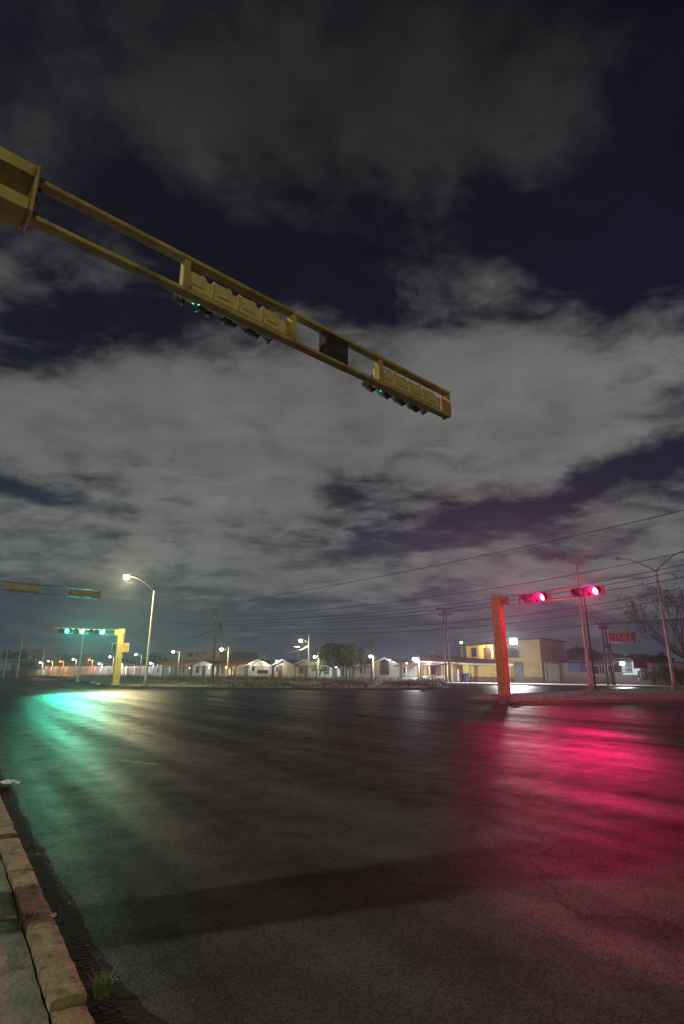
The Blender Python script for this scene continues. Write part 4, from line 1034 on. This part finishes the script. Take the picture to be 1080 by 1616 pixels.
# ------------------------------------------------------------------ weeds, rubble, litter
def inside(poly, x, y):
    c = False; n = len(poly); j = n - 1
    for i in range(n):
        a_, b_ = poly[i], poly[j]
        if (a_.y > y) != (b_.y > y) and x < (b_.x - a_.x) * (y - a_.y) / (b_.y - a_.y) + a_.x: c = not c
        j = i
    return c
def blades(mb, c, n, hgt, spread, rnd, wid=.02, fan=.7):
    for _ in range(n):
        b = c + Vector((rnd.gauss(0, spread), rnd.gauss(0, spread), 0)); a_ = rnd.random() * 6.28; d = Vector((math.cos(a_), math.sin(a_), 0)); s = Vector((-d.y, d.x, 0)) * wid * rnd.uniform(.6, 1.3)
        h = hgt * rnd.uniform(.5, 1.2); lean = rnd.uniform(.1, fan) * h
        m1 = b + d * lean * .35 + Vector((0, 0, h * .6)); m2 = b + d * lean + Vector((0, 0, h))
        mb.add([b - s, b + s, m1 + s * .7, m1 - s * .7], [(0, 1, 2, 3)]); mb.add([m1 - s * .7, m1 + s * .7, m2], [(0, 1, 2)])
rnd_ = random.Random(9); m = MB()
xsv = [p.x for p in VERGE]; ysv = [p.y for p in VERGE]; cnt = 0
while cnt < 1500:
    x, y = rnd_.uniform(min(xsv), max(xsv)), rnd_.uniform(min(ysv), max(ysv))
    if not inside(VERGE, x, y): continue
    nz = math.sin(x * .35 + y * .21) + math.sin(x * .11 - y * .27 + 1.3) + rnd_.uniform(-.5, .5)
    cnt += 1
    if nz < .1: continue
    blades(m, Vector((x, y, .12)), 14, rnd_.uniform(.15, .5), .35, rnd_, .03)
o = obj('weeds', m, weed_mat); o['kind'] = 'stuff'
# denser strip of scrub along the house side of the verge
m = MB()
for i in range(900):
    px = rnd_.uniform(120, 700); p = row(px, rnd_.uniform(-6.5, -2.8)); p.z = .12
    blades(m, p, 10, rnd_.uniform(.25, .75), .3, rnd_, .035)
o = obj('scrub_weeds', m, weed_mat); o['kind'] = 'stuff'
ISL = isl_f + isl_b; m = MB(); cnt = 0
while cnt < 420:
    x, y = rnd_.uniform(min(p.x for p in ISL), max(p.x for p in ISL)), rnd_.uniform(min(p.y for p in ISL), max(p.y for p in ISL)); cnt += 1
    if inside(ISL, x, y): blades(m, Vector((x, y, .12)), 9, rnd_.uniform(.05, .16), .2, rnd_, .012)
o = obj('island_weeds', m, weed_mat); o['kind'] = 'stuff'

def rock(label, p, r, seed, grp=None, mat=None, name='rock'):
    rr = random.Random(seed); m = MB(); m.ball((0, 0, 0), r, 9, 6, (1.3, 1, .6))
    for v in m.v: v *= 1 + rr.uniform(-.22, .22)
    o = obj(name, m, mat or rockmat, None, p); o.rotation_euler = (0, 0, rr.random() * 6); return tag(o, label, 'rock', grp)
for i, (px, py) in enumerate(((147, 1078), (155, 1080), (171, 1080), (290, 1079), (303, 1076), (420, 1083), (456, 1085), (528, 1081), (553, 1082), (571, 1083), (598, 1083), (612, 1085), (640, 1084), (668, 1086), (770, 1104), (812, 1106))):
    p = plane(px, py, .15); rock('pale lump of rubble lying on the weedy verge or island', p, .18 + .12 * random.random(), i, 'lumps of rubble')
for i, (px, py, r_) in enumerate(((430, 1082, 1.2), (548, 1081, 1.5), (640, 1081, 1.3), (250, 1078, 1.4))):
    p = plane(px, py, .1); m = MB(); m.ball((0, 0, 0), r_, 16, 8, (1.8, 1, .28)); rr = random.Random(i + 90)
    for v in m.v: v *= 1 + rr.uniform(-.12, .12)
    tag(obj('dirt_mound', m, dirt, None, p), ('low dirt mound on the verge before the ochre walled house', 'low dirt mound on the verge before the dense tree', 'low dirt mound on the verge before the floodlight', 'low dirt mound on the verge right of the tall lit lamp')[i], 'dirt mound')

# grass tuft at the kerb, litter in the gutter
p = plane(158, 1572, .03); m = MB(); rr = random.Random(21)
blades(m, Vector((0, 0, 0)), 100, .11, .02, rr, .003, 1.3); tag(obj('grass_tuft', m, grass_mat, None, p), 'green grass tuft growing from the kerb joint at bottom left', 'grass tuft')
for i, (px, py, hgt, lab) in enumerate(((47, 1337, .05, 'small dry weed in the broken kerb gap at left'), (38, 1452, .035, 'flat dry weed in the sidewalk crack near the litter'))):
    p = plane(px, py, .12 + .05 * i); m = MB(); blades(m, Vector((0, 0, 0)), 40, hgt, .025, rr, .003); tag(obj('dry_weed', m, weed_mat, None, p), lab, 'weed')
m = MB()
for i in range(260):
    tt = rr.uniform(-.6, 8); c = kpt(tt, abs(rr.gauss(.06, .13)), .006); s_ = rr.uniform(.002, .0075)
    m.box((c.x, c.y, s_ * .25 + .004), (s_ * 2.0, s_ * 1.4, s_ * .7), rr.random() * 3, .6)
o = obj('gravel', m, rockmat); o['kind'] = 'stuff'
def crumple(p, sx, sy, sz, mat, label, seed, name, cat):
    rr = random.Random(seed); m = MB(); n = 12; vs = []; fs = []
    m.ball((0, 0, 0), 1, 18, 9, (1, 1, 1))
    for v in m.v:
        k = 1 + rr.uniform(-.3, .3); v.x *= sx * k; v.y *= sy * k; v.z *= sz * (1 + rr.uniform(-.4, .4))
    m.sm = [False] * len(m.sm)
    o = obj(name, m, mat, None, p); return tag(o, label, cat)
p = plane(13, 1235, .05)
crumple(p, .13, .07, .03, M('pale plastic film', (.55, .62, .58), .35, .2, 8), 'crumpled pale plastic bag glinting green in the gutter at left edge', 4, 'plastic_bag', 'litter')
p = plane(85, 1444, .185); crumple(p, .016, .011, .008, M('paper scrap', (.6, .5, .45), .8), 'tiny pale paper scrap on the edge of the kerb', 6, 'paper_scrap', 'litter')

# ------------------------------------------------------------------ night sky
w = bpy.data.worlds.new('World'); SC.world = w; w.use_nodes = True; nt = w.node_tree; nt.nodes.clear(); L = nt.links.new
wo = nn(nt, 'ShaderNodeOutputWorld'); bg = nn(nt, 'ShaderNodeBackground'); bg2 = nn(nt, 'ShaderNodeBackground'); ad = nn(nt, 'ShaderNodeAddShader')
L(bg.outputs[0], ad.inputs[0]); L(bg2.outputs[0], ad.inputs[1]); L(ad.outputs[0], wo.inputs[0])
sky = nn(nt, 'ShaderNodeTexSky'); sky.sky_type = 'NISHITA'; sky.sun_disc = False; sky.sun_elevation = R(-6); sky.sun_rotation = R(200)
L(sky.outputs[0], bg2.inputs[0]); bg2.inputs[1].default_value = .002
tc = nn(nt, 'ShaderNodeTexCoord'); D = tc.outputs['Generated']
def mth(op, a, b=None, c=None, clamp=False):
    n = nn(nt, 'ShaderNodeMath', operation=op); n.use_clamp = clamp
    for i, v in enumerate((a, b, c)):
        if v is None: continue
        if isinstance(v, (int, float)): n.inputs[i].default_value = v
        else: L(v, n.inputs[i])
    return n.outputs[0]
def ddot(v):
    n = nn(nt, 'ShaderNodeVectorMath', operation='DOT_PRODUCT'); L(D, n.inputs[0]); n.inputs[1].default_value = tuple(v); return n.outputs['Value']
sx = nn(nt, 'ShaderNodeSeparateXYZ'); L(D, sx.inputs[0])
zz = mth('ADD', mth('MAXIMUM', sx.outputs[2], 0.0), .16)
cb_ = nn(nt, 'ShaderNodeCombineXYZ'); L(mth('DIVIDE', sx.outputs[0], zz), cb_.inputs[0]); L(mth('DIVIDE', sx.outputs[1], zz), cb_.inputs[1])
def wnoise(scale, detail, rough, dist=0.0, rot=0.0, sc=(1, 1, 1), off=(0, 0, 0)):
    mp = nn(nt, 'ShaderNodeMapping'); mp.inputs['Rotation'].default_value = (0, 0, rot); mp.inputs['Scale'].default_value = sc; mp.inputs['Location'].default_value = off
    L(cb_.outputs[0], mp.inputs['Vector'])
    n = nn(nt, 'ShaderNodeTexNoise'); n.inputs['Scale'].default_value = scale; n.inputs['Detail'].default_value = detail; n.inputs['Roughness'].default_value = rough; n.inputs['Distortion'].default_value = dist
    L(mp.outputs[0], n.inputs['Vector']); return n.outputs['Fac']
n1 = wnoise(1.7, 8, .58, .5, R(20), (1, 1.25, 1)); n2 = wnoise(5.0, 6, .55, .4, R(-10), (1, 1.1, 1), (3, 1, 0)); n4 = wnoise(14.0, 5, .6, .8, R(15), (1, 1.2, 1), (1, 5, 0)); n3 = wnoise(1.1, 4, .5, .2, 0, (1, 1, 1), (7, 2, 0))
def blob(px, py, rx, ry, rot=0.0):
    c = ray(px, py).normalized()
    r1 = (ray(px + 5, py).normalized() - c); r2 = (ray(px, py - 5).normalized() - c)
    ca, sa = math.cos(R(rot)), math.sin(R(rot))
    k1 = r1.length / 5; k2 = r2.length / 5
    e1 = r1.normalized(); e2 = (r2 - e1 * r2.dot(e1)).normalized()
    t1 = e1 * ca + e2 * sa; t2 = -e1 * sa + e2 * ca
    a_ = ddot(t1 / (rx * k1)); b_ = ddot(t2 / (ry * k1))
    q = mth('ADD', mth('MULTIPLY', a_, a_), mth('MULTIPLY', b_, b_))
    # only the half of the sky that holds the blob
    return mth('MULTIPLY', mth('EXPONENT', mth('MULTIPLY', q, -1.0)), mth('GREATER_THAN', ddot(c), 0.0))
acc = None
CLOUDS = [  # px, py, rx, ry, rot, weight
    (420, 690, 430, 150, -6, .85), (90, 650, 260, 105, 5, .55), (860, 620, 270, 130, -12, .8), (720, 560, 130, 90, 0, .25), (260, 840, 380, 85, -6, .5), (330, 920, 480, 45, 0, .4), (980, 850, 230, 60, 10, .5), (900, 940, 260, 40, 0, .35),
    (330, 180, 360, 190, 0, .58), (760, 200, 260, 170, 0, .45), (1060, 470, 110, 50, 0, .4), (520, 100, 300, 120, 0, .25),
    (900, 370, 270, 75, -8, -.75), (540, 440, 230, 50, -18, -.55), (140, 520, 200, 55, 10, -.6), (30, 770, 120, 32, -8, -.65), (660, 850, 150, 34, 8, -.5), (1000, 740, 160, 40, 24, -.62), (540, 775, 55, 28, 0, -.5), (820, 815, 110, 25, 10, -.45), (1060, 180, 130, 260, 0, -.8), (60, 330, 200, 60, 20, -.25), (40, 60, 130, 150, 0, -.35), (70, 950, 200, 45, 0, -.35), (300, 970, 200, 25, 0, -.25)]
for px, py, rx, ry, rot, wt in CLOUDS:
    v = mth('MULTIPLY', blob(px, py, rx, ry, rot), wt); acc = v if acc is None else mth('ADD', acc, v)
field = mth('ADD', acc, mth('ADD', mth('MULTIPLY_ADD', n1, 2.3, -1.15), mth('ADD', mth('MULTIPLY_ADD', n2, 1.3, -.65), mth('MULTIPLY_ADD', n4, .7, -.35))))
mr = nn(nt, 'ShaderNodeMapRange', interpolation_type='SMOOTHSTEP'); mr.inputs['From Min'].default_value = -.10; mr.inputs['From Max'].default_value = .84; L(field, mr.inputs['Value'])
cov = mr.outputs[0]
el = sx.outputs[2]
def ramp(stops):
    cr = nn(nt, 'ShaderNodeValToRGB'); e = cr.color_ramp.elements
    while len(e) < len(stops): e.new(.5)
    for i, (p_, c) in enumerate(stops): e[i].position = p_; e[i].color = (*c, 1)
    L(el, cr.inputs['Fac']); return cr.outputs[0]
cloudc = ramp([(0, (.062, .074, .086)), (.10, (.108, .115, .119)), (.20, (.124, .128, .126)), (.45, (.132, .134, .128)), (.58, (.098, .100, .097)), (.68, (.033, .034, .034)), (.80, (.019, .020, .021)), (1, (.018, .018, .018))])
skyc = ramp([(0, (.044, .055, .073)), (.12, (.032, .041, .060)), (.3, (.011, .014, .029)), (.5, (.0050, .0056, .0165)), (.75, (.0045, .0045, .010)), (1, (.004, .004, .008))])
mx = nn(nt, 'ShaderNodeMix', data_type='RGBA'); L(cov, mx.inputs['Factor']); L(skyc, mx.inputs['A']); L(cloudc, mx.inputs['B'])
vary = mth('MULTIPLY_ADD', mth('ADD', n2, n3), .95, .06)
sc_ = nn(nt, 'ShaderNodeVectorMath', operation='SCALE'); L(mx.outputs['Result'], sc_.inputs[0]); L(vary, sc_.inputs['Scale'])
L(sc_.outputs[0], bg.inputs[0]); bg.inputs[1].default_value = 1.0

# faint moonlight through the cloud
sd = bpy.data.lights.new('sun', 'SUN'); sd.energy = .01; sd.angle = R(10); sd.color = (.8, .88, 1.0)
so = bpy.data.objects.new('sun', sd); COL.objects.link(so); so.rotation_euler = (R(35), 0, R(-20))

# ------------------------------------------------------------------ night haze
m = MB(); m.box((0, 80, 5.75), (520, 300, 13.5)); hz = obj('haze', m, bpy.data.materials.new('haze')); hz['kind'] = 'stuff'
hm = hz.data.materials[0]; hm.use_nodes = True; nt = hm.node_tree; nt.nodes.clear()
o_ = nn(nt, 'ShaderNodeOutputMaterial'); pv = nn(nt, 'ShaderNodeVolumePrincipled'); nt.links.new(pv.outputs[0], o_.inputs['Volume'])
pv.inputs['Color'].default_value = (.74, .85, 1.0, 1); pv.inputs['Density'].default_value = .0014; pv.inputs['Anisotropy'].default_value = .5
